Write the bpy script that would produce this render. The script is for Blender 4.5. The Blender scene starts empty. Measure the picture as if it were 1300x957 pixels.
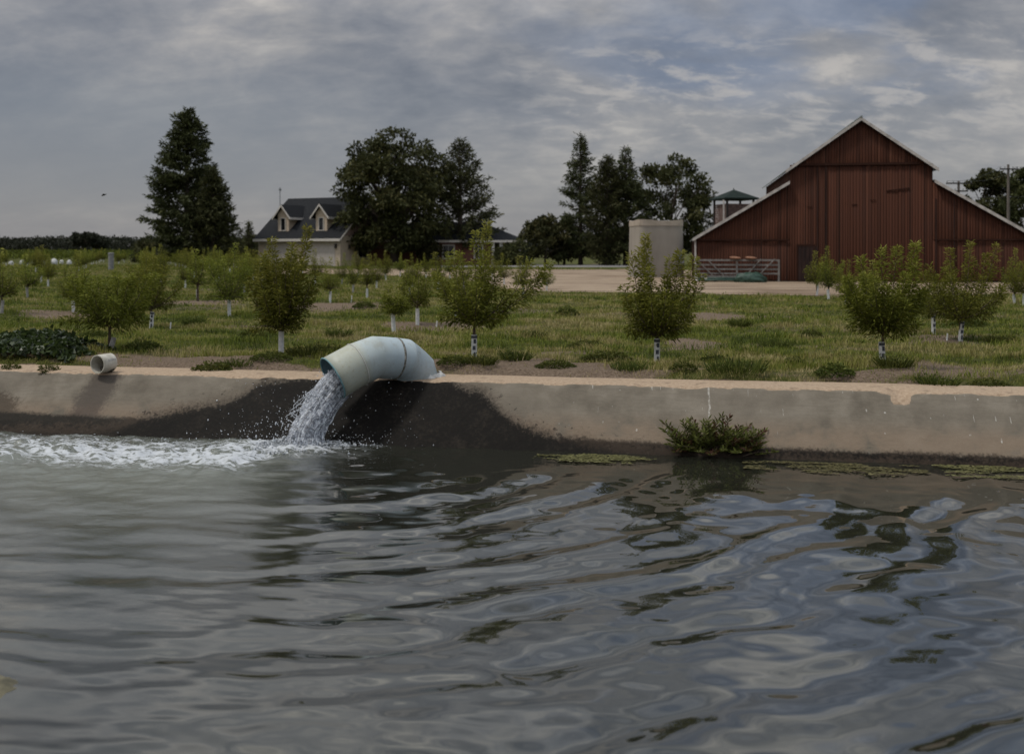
import bpy, bmesh, math, random
import numpy as np
from mathutils import Vector, Matrix

R = math.radians
F = 1300.0            # focal length in photograph pixels
HZ = 317.0            # horizon row in the photograph
CAMZ = 1.8            # eye height above the field
WATER = -0.79
EDGE = -0.66           # where the sloped lining meets the water, wall frame
SC = bpy.context.scene
COL = SC.collection
rs = np.random.RandomState(7)

# ------------------------------------------------------------------ helpers
def P(px, py, Y):
    return Vector(((px - 650) / F * Y, Y, CAMZ - (py - HZ) / F * Y))

def G(px, py, z=0.0):
    Y = (CAMZ - z) * F / (py - HZ)
    return Vector(((px - 650) / F * Y, Y, z))

WANG = math.atan(0.178)
WO = Vector((0.0, 13.93, 0.0))
WC, WS = math.cos(WANG), math.sin(WANG)
def to_world(u, v):
    return (u * WC + v * WS, WO.y - u * WS + v * WC)
def to_wall(x, y):
    dx, dy = x, y - WO.y
    return (dx * WC - dy * WS, dx * WS + dy * WC)

def tag(o, label=None, cat=None, group=None, kind=None):
    if label: o['label'] = label
    if cat: o['category'] = cat
    if group: o['group'] = group
    if kind: o['kind'] = kind
    return o

def empty(name, loc=(0, 0, 0), rz=0.0):
    o = bpy.data.objects.new(name, None)
    COL.objects.link(o)
    o.location = loc
    o.rotation_euler = (0, 0, rz)
    o.empty_display_size = 0.2
    return o

def link(name, me, m=None, parent=None, loc=None):
    o = bpy.data.objects.new(name, me)
    COL.objects.link(o)
    if m is not None and len(me.materials) == 0:
        me.materials.append(m)
    if parent is not None:
        o.parent = parent
    if loc is not None:
        o.location = loc
    return o

def mk_mesh(name, V, F4=None, F3=None, tint=None, smooth=False, attrs=None):
    V = np.asarray(V, dtype=np.float32)
    me = bpy.data.meshes.new(name)
    loops, starts, n = [], [], 0
    if F4 is not None and len(F4):
        F4 = np.asarray(F4, dtype=np.int32)
        loops.append(F4.ravel()); starts.append(np.arange(len(F4)) * 4); n = len(F4) * 4
    if F3 is not None and len(F3):
        F3 = np.asarray(F3, dtype=np.int32)
        loops.append(F3.ravel()); starts.append(n + np.arange(len(F3)) * 3)
    loops = np.concatenate(loops).astype(np.int32)
    starts = np.concatenate(starts).astype(np.int32)
    me.vertices.add(len(V)); me.vertices.foreach_set('co', V.ravel())
    me.loops.add(len(loops)); me.loops.foreach_set('vertex_index', loops)
    me.polygons.add(len(starts)); me.polygons.foreach_set('loop_start', starts)
    if smooth:
        me.polygons.foreach_set('use_smooth', np.ones(len(starts), dtype=bool))
    d = dict(attrs or {})
    if tint is not None: d['tint'] = tint
    for k, a in d.items():
        at = me.attributes.new(k, 'FLOAT', 'POINT')
        at.data.foreach_set('value', np.asarray(a, dtype=np.float32))
    me.update(calc_edges=True)
    me.validate()
    return me

class MB:
    """collects boxes, bars, polygons and tubes into one mesh"""
    def __init__(self): self.bm = bmesh.new()
    def box(self, x0, x1, y0, y1, z0, z1, mat=None):
        vs = [self.bm.verts.new((mat @ Vector(c)) if mat is not None else c) for c in
              ((x0,y0,z0),(x1,y0,z0),(x1,y1,z0),(x0,y1,z0),(x0,y0,z1),(x1,y0,z1),(x1,y1,z1),(x0,y1,z1))]
        for f in ((3,2,1,0),(4,5,6,7),(0,1,5,4),(1,2,6,5),(2,3,7,6),(3,0,4,7)):
            self.bm.faces.new([vs[i] for i in f])
        return self
    def bar(self, a, b, w, h=None, up=(0, 0, 1)):
        a, b = Vector(a), Vector(b); h = h or w
        d = (b - a).normalized(); up = Vector(up)
        if abs(d.dot(up)) > .98: up = Vector((1, 0, 0))
        s = d.cross(up).normalized(); t = s.cross(d)
        vs = []
        for p in (a, b):
            for i, j in ((-1,-1),(1,-1),(1,1),(-1,1)):
                vs.append(self.bm.verts.new(p + s * (i * w / 2) + t * (j * h / 2)))
        for f in ((3,2,1,0),(4,5,6,7),(0,1,5,4),(1,2,6,5),(2,3,7,6),(3,0,4,7)):
            self.bm.faces.new([vs[i] for i in f])
        return self
    def prism(self, poly, d):
        d = Vector(d)
        a = [self.bm.verts.new(p) for p in poly]
        b = [self.bm.verts.new(Vector(p) + d) for p in poly]
        n = len(poly)
        self.bm.faces.new(a[::-1]); self.bm.faces.new(b)
        for i in range(n):
            self.bm.faces.new((a[i], a[(i+1) % n], b[(i+1) % n], b[i]))
        return self
    def tube(self, pts, radii, n=10, caps=True):
        pts = [Vector(p) for p in pts]
        if not hasattr(radii, '__len__'): radii = [radii] * len(pts)
        rings = []
        prev = None
        for i, p in enumerate(pts):
            d = (pts[min(i+1, len(pts)-1)] - pts[max(i-1, 0)]).normalized()
            if prev is None:
                s = d.cross(Vector((0, 0, 1)))
                if s.length < .05: s = d.cross(Vector((1, 0, 0)))
                s.normalize()
            else:
                s = (prev - d * prev.dot(d)).normalized()
            prev = s
            t = d.cross(s)
            rings.append([self.bm.verts.new(p + (s * math.cos(2*math.pi*k/n) + t * math.sin(2*math.pi*k/n)) * radii[i]) for k in range(n)])
        for a, b in zip(rings, rings[1:]):
            for k in range(n):
                self.bm.faces.new((a[k], a[(k+1) % n], b[(k+1) % n], b[k]))
        if caps:
            self.bm.faces.new(rings[0][::-1]); self.bm.faces.new(rings[-1])
        return self
    def build(self, name, m, parent=None, smooth=False, bevel=0):
        bmesh.ops.recalc_face_normals(self.bm, faces=self.bm.faces)
        me = bpy.data.meshes.new(name); self.bm.to_mesh(me); self.bm.free()
        if smooth:
            for p in me.polygons: p.use_smooth = True
        o = link(name, me, m, parent)
        if bevel:
            b = o.modifiers.new('bevel', 'BEVEL'); b.width = bevel; b.segments = 2; b.limit_method = 'ANGLE'
        return o

def _h(ix, iy, seed):
    n = (ix.astype(np.int64) * 374761393 + iy.astype(np.int64) * 668265263 + seed * 1442695041) & 0x7fffffff
    n = ((n ^ (n >> 13)) * 1274126177) & 0x7fffffff
    n = n ^ (n >> 16)
    return (n & 0xffff) / 65535.0
def vnoise(x, y, seed=0):
    x = np.asarray(x, float); y = np.asarray(y, float)
    ix = np.floor(x); iy = np.floor(y); fx = x - ix; fy = y - iy
    fx = fx*fx*fx*(fx*(fx*6-15)+10); fy = fy*fy*fy*(fy*(fy*6-15)+10)
    a = _h(ix, iy, seed); b = _h(ix+1, iy, seed); c = _h(ix, iy+1, seed); d = _h(ix+1, iy+1, seed)
    return (a*(1-fx)+b*fx)*(1-fy) + (c*(1-fx)+d*fx)*fy
def fbm(x, y, o=4, seed=0):
    s = 0; a = .5; t = 0
    x = np.asarray(x, float); y = np.asarray(y, float)
    for i in range(o):
        s = s + a*vnoise(x*2**i + 17.3*i, y*2**i - 9.1*i, seed+i); t += a; a *= .5
    return s / t
def sstep(a, b, x):
    t = np.clip((np.asarray(x, float)-a)/(b-a), 0, 1)
    return t*t*(3-2*t)

# ------------------------------------------------------------------ materials
class NT:
    def __init__(self, name):
        self.m = bpy.data.materials.new(name); self.m.use_nodes = True
        self.t = self.m.node_tree; self.t.nodes.clear()
        self.out = self.n('ShaderNodeOutputMaterial')
    def n(self, typ, **kw):
        x = self.t.nodes.new(typ)
        for k, v in kw.items():
            if k in x.inputs: x.inputs[k].default_value = v
            else: setattr(x, k, v)
        return x
    def l(self, a, b): self.t.links.new(a, b)
    def coord(self, which='Object'): return self.n('ShaderNodeTexCoord').outputs[which]
    def mapping(self, vec, scale=(1,1,1), loc=(0,0,0), rot=(0,0,0)):
        mp = self.n('ShaderNodeMapping'); mp.inputs['Scale'].default_value = scale
        mp.inputs['Location'].default_value = loc; mp.inputs['Rotation'].default_value = rot
        self.l(vec, mp.inputs['Vector']); return mp.outputs[0]
    def noise(self, vec, scale, detail=4, rough=.55, dist=0):
        x = self.n('ShaderNodeTexNoise'); x.inputs['Scale'].default_value = scale
        x.inputs['Detail'].default_value = detail; x.inputs['Roughness'].default_value = rough
        x.inputs['Distortion'].default_value = dist
        self.l(vec, x.inputs['Vector']); return x.outputs['Fac']
    def ramp(self, fac, stops, interp='LINEAR'):
        x = self.n('ShaderNodeValToRGB'); x.color_ramp.interpolation = interp
        e = x.color_ramp.elements
        while len(e) > 1: e.remove(e[-1])
        e[0].position = stops[0][0]; e[0].color = tuple(self.c4(stops[0][1]))
        for p, c in stops[1:]:
            k = e.new(p); k.color = tuple(self.c4(c))
        self.l(fac, x.inputs[0]); return x.outputs[0]
    @staticmethod
    def c4(c):
        if not hasattr(c, '__len__'): c = (c, c, c)
        return tuple(c) + (1,) if len(c) == 3 else c
    def mix(self, f, a, b, mode='MIX'):
        x = self.n('ShaderNodeMix', data_type='RGBA', blend_type=mode)
        for i, v in ((0, f), (6, a), (7, b)):
            if hasattr(v, 'is_linked'): self.l(v, x.inputs[i])
            else: x.inputs[i].default_value = v if i == 0 else self.c4(v)
        return x.outputs[2]
    def math(self, op, a, b=None, c=None, clamp=False):
        x = self.n('ShaderNodeMath', operation=op); x.use_clamp = clamp
        for i, v in enumerate((a, b, c)):
            if v is None: continue
            if hasattr(v, 'is_linked'): self.l(v, x.inputs[i])
            else: x.inputs[i].default_value = v
        return x.outputs[0]
    def sstep(self, v, a, b):
        x = self.n('ShaderNodeMapRange', interpolation_type='SMOOTHSTEP')
        self.l(v, x.inputs[0]); x.inputs[1].default_value = a; x.inputs[2].default_value = b
        return x.outputs[0]
    def attr(self, name):
        return self.n('ShaderNodeAttribute', attribute_name=name).outputs['Fac']
    def bsdf(self, color, rough=.8, bump=None, bstr=.3, bdist=.02, **kw):
        x = self.n('ShaderNodeBsdfPrincipled')
        for s, v in (('Base Color', color), ('Roughness', rough)):
            if hasattr(v, 'is_linked'): self.l(v, x.inputs[s])
            else: x.inputs[s].default_value = self.c4(v) if s == 'Base Color' else v
        for k, v in kw.items():
            k = k.replace('_', ' ')
            if hasattr(v, 'is_linked'): self.l(v, x.inputs[k])
            else: x.inputs[k].default_value = v
        if bump is not None:
            b = self.n('ShaderNodeBump'); b.inputs['Strength'].default_value = bstr; b.inputs['Distance'].default_value = bdist
            self.l(bump, b.inputs['Height']); self.l(b.outputs[0], x.inputs['Normal'])
        return x
    def done(self, shader):
        self.l(shader.outputs[0], self.out.inputs['Surface']); return self.m

def simple(name, c1, c2, scale=8, rough=.8, bump=.2, bdist=.01, stretch=(1,1,1), spec=.3, metallic=0, lo=.35, hi=.65):
    t = NT(name); v = t.mapping(t.coord(), stretch)
    f = t.noise(v, scale, 5)
    c = t.ramp(f, [(lo, c1), (hi, c2)])
    return t.done(t.bsdf(c, rough, f, bump, bdist, Specular_IOR_Level=spec, Metallic=metallic))

def leaf_mat(name, stops, rough=.65, trans=.35, spec=.12):
    t = NT(name)
    c = t.ramp(t.attr('tint'), stops)
    oi = t.n('ShaderNodeObjectInfo').outputs['Random']
    hs = t.n('ShaderNodeHueSaturation'); t.l(c, hs.inputs['Color'])
    t.l(t.math('MULTIPLY_ADD', oi, .3, .85), hs.inputs['Value'])
    t.l(t.math('MULTIPLY_ADD', oi, .03, .485), hs.inputs['Hue'])
    c = hs.outputs[0]
    b = t.bsdf(c, rough, Specular_IOR_Level=spec)
    tr = t.n('ShaderNodeBsdfTranslucent'); t.l(c, tr.inputs['Color'])
    mx = t.n('ShaderNodeMixShader'); mx.inputs[0].default_value = trans
    t.l(b.outputs[0], mx.inputs[1]); t.l(tr.outputs[0], mx.inputs[2])
    return t.done(mx)

M = {}
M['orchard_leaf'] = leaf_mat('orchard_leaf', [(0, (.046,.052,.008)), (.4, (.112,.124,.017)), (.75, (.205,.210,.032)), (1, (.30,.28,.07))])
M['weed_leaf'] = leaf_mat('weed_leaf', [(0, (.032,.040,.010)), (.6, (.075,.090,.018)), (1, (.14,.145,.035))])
M['vine_leaf'] = leaf_mat('vine_leaf', [(0, (.020,.030,.009)), (.6, (.045,.062,.018)), (1, (.085,.105,.032))], rough=.4, spec=.5)
M['oleander_leaf'] = leaf_mat('oleander_leaf', [(0, (.085,.04,.022)), (.25, (.065,.075,.018)), (.7, (.14,.165,.04)), (1, (.25,.26,.10))], rough=.45)
M['oak_leaf'] = leaf_mat('oak_leaf', [(0, (.028,.031,.012)), (.6, (.060,.064,.023)), (1, (.125,.112,.044))], trans=.2)
M['needle'] = leaf_mat('needle', [(0, (.028,.031,.012)), (.6, (.062,.068,.026)), (1, (.125,.118,.046))], trans=.12)
M['far_leaf'] = leaf_mat('far_leaf', [(0, (.024,.027,.018)), (.6, (.036,.041,.026)), (1, (.055,.058,.036))], trans=.2)
M['grass'] = leaf_mat('grass', [(0, (.045,.056,.009)), (.22, (.105,.124,.016)), (.45, (.175,.178,.030)), (.68, (.215,.170,.062)), (1, (.32,.25,.13))], rough=.6, trans=.3)
M['bark'] = simple('bark', (.035,.026,.02), (.10,.078,.06), 14, .9, .6, .02, (1,1,.25))
M['orchard_bark'] = simple('orchard_bark', (.05,.035,.025), (.12,.09,.065), 40, .85, .4, .004, (1,1,.3))
M['guard'] = simple('guard', (.52,.52,.50), (.72,.71,.68), 18, .6, .15, .004)
M['guard_dirty'] = simple('guard_dirty', (.24,.23,.21), (.42,.40,.37), 22, .7, .2, .004)
M['guard_print'] = simple('guard_print', (.035,.04,.05), (.09,.095,.11), 60, .6, .1, .002)
M['roof_slate'] = simple('roof_slate', (.013,.014,.016), (.028,.029,.031), 6, .9, .3, .02, (1,1,3), spec=.08)
M['cream'] = simple('cream', (.47,.38,.285), (.56,.455,.35), 3, .8, .1)
M['pinkish'] = simple('pinkish', (.30,.205,.17), (.38,.27,.225), 4, .8, .1)
M['trim'] = simple('trim', (.50,.46,.41), (.62,.58,.53), 5, .6, .05)
M['garage_door'] = simple('garage_door', (.42,.37,.33), (.47,.42,.38), 3, .6, .05)
M['brick'] = simple('brick', (.11,.045,.032), (.19,.085,.06), 12, .85, .2)
M['dark_wood'] = simple('dark_wood', (.02,.017,.015), (.05,.043,.038), 10, .85, .3, .01, (1,1,.2))
M['pole_wood'] = simple('pole_wood', (.09,.075,.065), (.17,.145,.125), 8, .85, .3, .01, (1,1,.1))
M['glass'] = simple('glass', (.008,.009,.011), (.015,.017,.02), 2, .08, .02, spec=.6)
M['fascia'] = simple('fascia', (.33,.305,.28), (.52,.485,.45), 3, .6, .1)
M['barn_roof'] = simple('barn_roof', (.13,.145,.135), (.22,.235,.22), 2.5, .45, .1, .02, (1,1,1), spec=.5)
M['rail'] = simple('rail', (.13,.12,.11), (.22,.205,.19), 6, .8, .2, .01)
M['door_wood'] = simple('door_wood', (.018,.010,.009), (.040,.020,.016), 6, .9, .3, .01, (1,1,.2))
M['rust'] = simple('rust', (.16,.065,.032), (.30,.17,.11), 14, .85, .3)
M['tarp'] = simple('tarp', (.012,.035,.024), (.03,.065,.045), 5, .5, .4, .03, spec=.4)
M['tank'] = simple('tank', (.235,.208,.175), (.30,.268,.226), 1.2, .85, .06, .02, (.9,.9,.35))
M['tank_rim'] = simple('tank_rim', (.30,.255,.20), (.38,.32,.26), 3, .85, .2)
M['green_roof'] = simple('green_roof', (.010,.0165,.0135), (.018,.026,.022), 5, .8, .1, spec=.1)
M['grey_metal'] = simple('grey_metal', (.16,.17,.175), (.24,.25,.255), 9, .5, .1)
M['concrete_post'] = simple('concrete_post', (.15,.15,.15), (.27,.265,.26), 6, .85, .2)
M['white_sack'] = simple('white_sack', (.40,.40,.39), (.66,.66,.65), 4, .7, .2)
M['small_pipe'] = simple('small_pipe', (.36,.335,.27), (.52,.49,.42), 9, .5, .1)
M['rim_teal'] = simple('rim_teal', (.09,.19,.21), (.17,.29,.31), 9, .45, .1)
M['bird'] = simple('bird', (.008,.008,.009), (.02,.02,.02), 20, .7, .1)
M['wire'] = simple('wire', (.03,.03,.033), (.06,.06,.065), 5, .6, 0)
M['asphalt'] = simple('asphalt', (.17,.16,.15), (.24,.225,.21), 1.2, .9, .2)
M['rock'] = simple('rock', (.045,.042,.028), (.14,.125,.08), 9, .85, .6, .03)
M['mud'] = simple('mud', (.04,.036,.026), (.075,.065,.048), 2, .9, .3, .05)

def m_pipe():
    t = NT('large_pipe'); v = t.coord()
    big = t.noise(v, 2.2, 4); fine = t.noise(v, 26, 4)
    streak = t.noise(t.mapping(v, (9, 9, 1.2)), 1.5, 4)
    c = t.ramp(big, [(.3, (.30,.37,.40)), (.7, (.42,.49,.52))])
    c = t.mix(t.math('MULTIPLY', t.sstep(streak, .52, .75), .35), c, (.30,.30,.28))
    gr = t.math('MULTIPLY', t.sstep(t.noise(t.mapping(v, (2, 2, .8)), 3.2, 6, .7), .50, .68), .45)
    c = t.mix(gr, c, (.24,.235,.20))
    y = t.attr('age')                       # sun-yellowed last segment
    c = t.mix(t.math('MULTIPLY', y, t.math('MULTIPLY_ADD', fine, .5, .45)), c, (.40,.385,.27))
    c = t.mix(t.math('MULTIPLY', t.sstep(fine, .60, .72), .35), c, (.2,.18,.15))
    return t.done(t.bsdf(c, .5, fine, .1, .004, Specular_IOR_Level=.4))
M['pipe'] = m_pipe()
M['seam'] = simple('seam', (.07,.065,.05), (.27,.26,.23), 30, .8, .2)
M['pipe_in'] = simple('pipe_inside', (.05,.10,.12), (.10,.17,.19), 9, .4, .1)
M['plaster'] = simple('plaster', (.42,.41,.38), (.58,.57,.54), 10, .8, .4, .02)

def m_planks():
    t = NT('barn_planks'); v = t.coord()
    pl = t.attr('tint')
    grain = t.noise(t.mapping(v, (14, 14, .7)), 1.3, 6, .65)
    patch = t.noise(t.mapping(v, (.5, .5, .35)), 1.0, 4)
    c = t.ramp(pl, [(0, (.032,.0130,.0082)), (.3, (.054,.0200,.0115)), (.7, (.073,.027,.0155)), (1, (.104,.043,.026))])
    c = t.mix(t.math('MULTIPLY', t.sstep(grain, .45, .72), .55), c, (.045,.02,.015))
    c = t.mix(t.math('MULTIPLY', t.sstep(grain, .62, .8), .5), c, (.12,.072,.058))
    c = t.mix(t.math('MULTIPLY', t.sstep(patch, .5, .75), .3), c, (.044,.024,.019))
    return t.done(t.bsdf(c, .88, grain, .5, .015, Specular_IOR_Level=.15))
M['plank'] = m_planks()

def m_wall():
    t = NT('canal_concrete')
    co = t.coord(); sp = t.n('ShaderNodeSeparateXYZ'); t.l(co, sp.inputs[0])
    u, z = sp.outputs[0], sp.outputs[2]
    nf = t.noise(co, 22, 6, .7); nm = t.noise(co, 2.6, 5, .6); nb = t.noise(co, .5, 3)
    speck = t.noise(co, 70, 3, .6)
    brush = t.noise(t.mapping(co, (3, 3, 34)), 1.4, 4)
    c = t.ramp(nm, [(.30, (.112,.095,.073)), (.5, (.165,.142,.110)), (.72, (.225,.196,.155))])
    c = t.mix(t.math('MULTIPLY', t.sstep(brush, .45, .72), .30), c, (.098,.086,.068))
    c = t.mix(t.math('MULTIPLY', t.sstep(nb, .40, .66), .35), c, (.19,.164,.130))
    c = t.mix(t.math('MULTIPLY', t.sstep(speck, .60, .74), .4), c, (.11,.10,.085))
    # rusty tan tint low on the wall
    low = t.math('MULTIPLY', t.sstep(z, -.28, -.55), t.sstep(nm, .32, .55))
    c = t.mix(t.math('MULTIPLY', low, .55), c, (.21,.148,.10))
    # dark foot mark of the water level (taller on the left)
    def curve(pts, x):
        fc = t.n('ShaderNodeFloatCurve'); cm = fc.mapping; cv = cm.curves[0]
        cv.points[0].location = pts[0]; cv.points[1].location = pts[-1]
        for q in pts[1:-1]: cv.points.new(*q)
        cm.update(); fc.inputs['Factor'].default_value = 1
        t.l(x, fc.inputs['Value']); return fc.outputs[0]
    un = t.math('MULTIPLY_ADD', u, 1/20.0, .5, clamp=True)      # u -10..10 -> 0..1
    wob = t.math('MULTIPLY_ADD', nm, .16, -.08)
    wob2 = t.math('ADD', wob, t.math('MULTIPLY_ADD', nf, .22, -.11))
    foot = curve([(0,.30),(.10,.30),(.16,.29),(.22,.27),(.30,.25),(.5,.20),(.6,.15),(.8,.13),(1,.12)], un)
    hz = t.math('MULTIPLY_ADD', z, 1.165, .92)                    # height over the water
    wet1 = t.sstep(t.math('SUBTRACT', t.math('ADD', foot, t.math('MULTIPLY', wob2, .6)), hz), -.035, .04)
    # splash stain around the big pipe; half-metre steps
    st = curve([(0,0),(.13,0),(.20,.04),(.245,.30),(.275,.44),(.305,.60),(.325,.86),(.345,.93),(.40,1.0),(.452,1.0),(.458,.92),(.478,.80),(.492,.58),(.515,.32),(.545,.16),(.60,0),(1,0)], un)
    wet2 = t.sstep(t.math('SUBTRACT', t.math('ADD', st, t.math('MULTIPLY', wob2, 1.7)), hz), -.09, .10)
    # spatter outside the stain
    sp2 = t.math('MULTIPLY', t.sstep(t.noise(co, 13, 2, .6), .62, .66),
                 t.sstep(t.math('SUBTRACT', t.math('ADD', st, .22), hz), -.05, .15))
    # drip under the small pipe and stray stain at far left
    du = t.math('ABSOLUTE', t.math('ADD', t.math('MULTIPLY_ADD', z, -.22, 5.98), u))
    drip = t.math('MULTIPLY', t.sstep(t.math('ADD', du, t.math('MULTIPLY', wob2, 1.8)), .34, .12), t.math('MULTIPLY_ADD', nm, .9, .15))
    dl = t.math('MULTIPLY', t.sstep(t.math('ADD', u, t.math('MULTIPLY', wob2, 4)), -7.0, -7.35), t.sstep(t.math('ADD', hz, t.math('MULTIPLY', wob2, 1.5)), .58, .48))
    c = t.mix(t.math('MULTIPLY', drip, .95), c, (.035,.026,.026))
    c = t.mix(t.math('MULTIPLY', dl, .8), c, (.06,.045,.032))
    wetn = t.math('ADD', t.math('MULTIPLY', nf, .5), t.math('ADD', t.math('MULTIPLY', nm, .45), t.math('MULTIPLY', t.noise(t.mapping(co, (7, 7, 1.2)), 1.6, 4), .12)))
    wetcol = t.ramp(wetn, [(.3, (.0045,.004,.0035)), (.55, (.0095,.008,.0065)), (.72, (.030,.024,.018))])
    algae = t.mix(t.sstep(hz, .05, .22), wetcol, (.026,.022,.017))
    c = t.mix(wet1, c, t.mix(t.math('MULTIPLY', t.sstep(u, -2, -5.5), .7), wetcol, algae))
    c = t.mix(t.math('MULTIPLY', sp2, .85), c, (.03,.026,.022))
    c = t.mix(wet2, c, wetcol)
    fr_ = t.math('MULTIPLY', t.sstep(t.math('SUBTRACT', t.math('ADD', st, t.math('MULTIPLY', wob2, 2.2)), hz), -.20, .02), t.math('SUBTRACT', 1.0, wet2))
    c = t.mix(t.math('MULTIPLY', fr_, .5), c, (.085,.060,.042))
    wet = t.math('MAXIMUM', wet1, wet2)
    # white bird-lime runs: thin vertical dashes
    vo = t.n('ShaderNodeTexVoronoi', feature='F1'); vo.inputs['Scale'].default_value = 1.0
    t.l(t.mapping(co, (5.2, .01, 4.6)), vo.inputs['Vector'])
    sv = t.n('ShaderNodeSeparateXYZ'); t.l(vo.outputs['Position'], sv.inputs[0])
    # dash = close in x, longer in z
    lx = t.math('ABSOLUTE', t.math('SUBTRACT', t.math('MULTIPLY_ADD', u, 5.2, t.math('MULTIPLY_ADD', nf, .10, -.05)), sv.outputs[0]))
    lz = t.math('ABSOLUTE', t.math('SUBTRACT', t.math('MULTIPLY', z, 4.6), sv.outputs[2]))
    sc_ = t.n('ShaderNodeSeparateColor'); t.l(vo.outputs['Color'], sc_.inputs[0])
    wid = t.math('MULTIPLY_ADD', t.math('POWER', sc_.outputs[0], 2.0), .055, .010)
    leng = t.math('MULTIPLY_ADD', t.math('POWER', sc_.outputs[1], 2.0), .30, .03)
    dash = t.math('MULTIPLY', t.math('LESS_THAN', t.math('ADD', lx, t.math('MULTIPLY', lz, .06)), wid), t.math('LESS_THAN', lz, leng))
    dash = t.math('MULTIPLY', dash, t.math('GREATER_THAN', sc_.outputs[2], .58))
    dash = t.math('MULTIPLY', dash, t.sstep(u, -.3, 1.6))
    run = t.math('MULTIPLY', t.math('LESS_THAN', t.math('ABSOLUTE', t.math('ADD', u, t.math('MULTIPLY_ADD', t.noise(t.mapping(co, (0,0,5)), 1, 2), .09, -2.68))), .012), t.math('GREATER_THAN', z, -.36))
    dash = t.math('MAXIMUM', dash, run)
    dash = t.math('MULTIPLY', dash, t.math('SUBTRACT', 1.0, wet))
    c = t.mix(t.math('MULTIPLY', dash, t.math('MULTIPLY_ADD', t.sstep(nf, .35, .6), .55, .05)), c, (.52,.50,.45))
    # dusty sand on the flat top
    top = t.sstep(t.math('ADD', t.attr('sand'), t.math('MULTIPLY', wob2, 1.2)), .42, .6)
    sand = t.ramp(nf, [(.28, (.22,.155,.10)), (.5, (.345,.255,.175)), (.75, (.44,.335,.24))])
    sand = t.mix(t.math('MULTIPLY', t.sstep(speck, .62, .7), .6), sand, (.12,.085,.06))
    sand = t.mix(t.math('MULTIPLY', t.sstep(t.noise(co, 5, 3), .58, .66), .55), sand, (.17,.125,.085))
    c = t.mix(top, c, sand)
    rough = t.math('MULTIPLY_ADD', wet, -.32, .88)
    h = t.math('ADD', nf, t.math('MULTIPLY', nm, 1.2))
    return t.done(t.bsdf(c, rough, h, .55, .012, Specular_IOR_Level=t.math('MULTIPLY_ADD', wet, -.10, .16)))
M['wall'] = m_wall()

def m_ground():
    t = NT('field_ground'); co = t.coord()
    a = t.noise(co, .55, 6, .6); b = t.noise(co, 3.5, 6, .65); f = t.noise(co, 28, 4, .7)
    soil = t.ramp(f, [(.3, (.095,.068,.047)), (.5, (.18,.132,.094)), (.75, (.29,.22,.16))])
    green = t.ramp(b, [(.3, (.035,.042,.010)), (.55, (.075,.080,.018)), (.75, (.12,.105,.04))])
    g = t.sstep(t.math('ADD', t.attr('grass'), t.math('MULTIPLY_ADD', b, .8, -.4)), .35, .6)
    c = t.mix(g, soil, green)
    c = t.mix(t.math('MULTIPLY', t.sstep(a, .56, .68), .5), c, soil)
    return t.done(t.bsdf(c, .95, t.math('ADD', f, t.math('MULTIPLY', b, 2)), .9, .05, Specular_IOR_Level=.1))
M['ground'] = m_ground()

def m_yard():
    t = NT('yard_dirt'); co = t.coord()
    a = t.noise(t.mapping(co, (.6, 1.6, 1)), .22, 5, .6); f = t.noise(co, 4, 6, .7)
    c = t.ramp(a, [(.34, (.125,.085,.058)), (.44, (.21,.155,.108)), (.55, (.31,.24,.17)), (.66, (.17,.122,.085))])
    c = t.mix(t.math('MULTIPLY', t.sstep(f, .5, .7), .4), c, (.16,.105,.075))
    return t.done(t.bsdf(c, .95, f, .5, .05, Specular_IOR_Level=.1))
M['yard'] = m_yard()

def m_water():
    t = NT('canal_water'); co = t.coord()
    foam, murk = t.attr('foam'), t.attr('murk')
    n1 = t.noise(t.mapping(co, (1.3, 2.4, 1)), 2.6, 7, .68, 1.1)
    n2 = t.noise(t.mapping(co, (1, 1.8, 1)), 11, 6, .7, .6)
    vo = t.n('ShaderNodeTexVoronoi', feature='DISTANCE_TO_EDGE'); vo.inputs['Scale'].default_value = 2.4
    wv = t.n('ShaderNodeVectorMath', operation='MULTIPLY_ADD')
    nz = t.n('ShaderNodeTexNoise'); nz.inputs['Scale'].default_value = 3; t.l(co, nz.inputs['Vector']); nz.inputs['Detail'].default_value = 5
    t.l(nz.outputs['Color'], wv.inputs[0]); wv.inputs[1].default_value = (.8, .8, .8); t.l(t.mapping(co, (.8, 1.7, 1)), wv.inputs[2])
    t.l(wv.outputs[0], vo.inputs['Vector'])
    web = t.sstep(vo.outputs['Distance'], .16, .0)
    lace = t.math('MAXIMUM', t.math('MULTIPLY', web, .75), t.sstep(n1, .42, .62))
    lace = t.math('MULTIPLY', lace, t.math('MULTIPLY_ADD', n2, 1.3, .35))
    fm = t.sstep(t.math('ADD', t.math('MULTIPLY', foam, t.math('MULTIPLY_ADD', lace, 1.5, .10)), t.math('MULTIPLY', t.sstep(foam, .75, 1.0), .30)), .26, 1.08)
    base = t.mix(murk, (.016,.0165,.012), (.108,.117,.094))
    base = t.mix(fm, base, (.47,.49,.51))
    rough = t.math('ADD', t.math('MULTIPLY', murk, .10), t.math('MULTIPLY_ADD', fm, .5, .015))
    bump = t.math('MULTIPLY', n2, t.math('ADD', t.math('MULTIPLY', murk, .55), t.math('MULTIPLY_ADD', foam, 1.0, .0)))
    w = t.bsdf(base, rough, bump, .35, .05, IOR=1.65, Specular_IOR_Level=.5)
    return t.done(w)
M['water'] = m_water()

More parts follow.
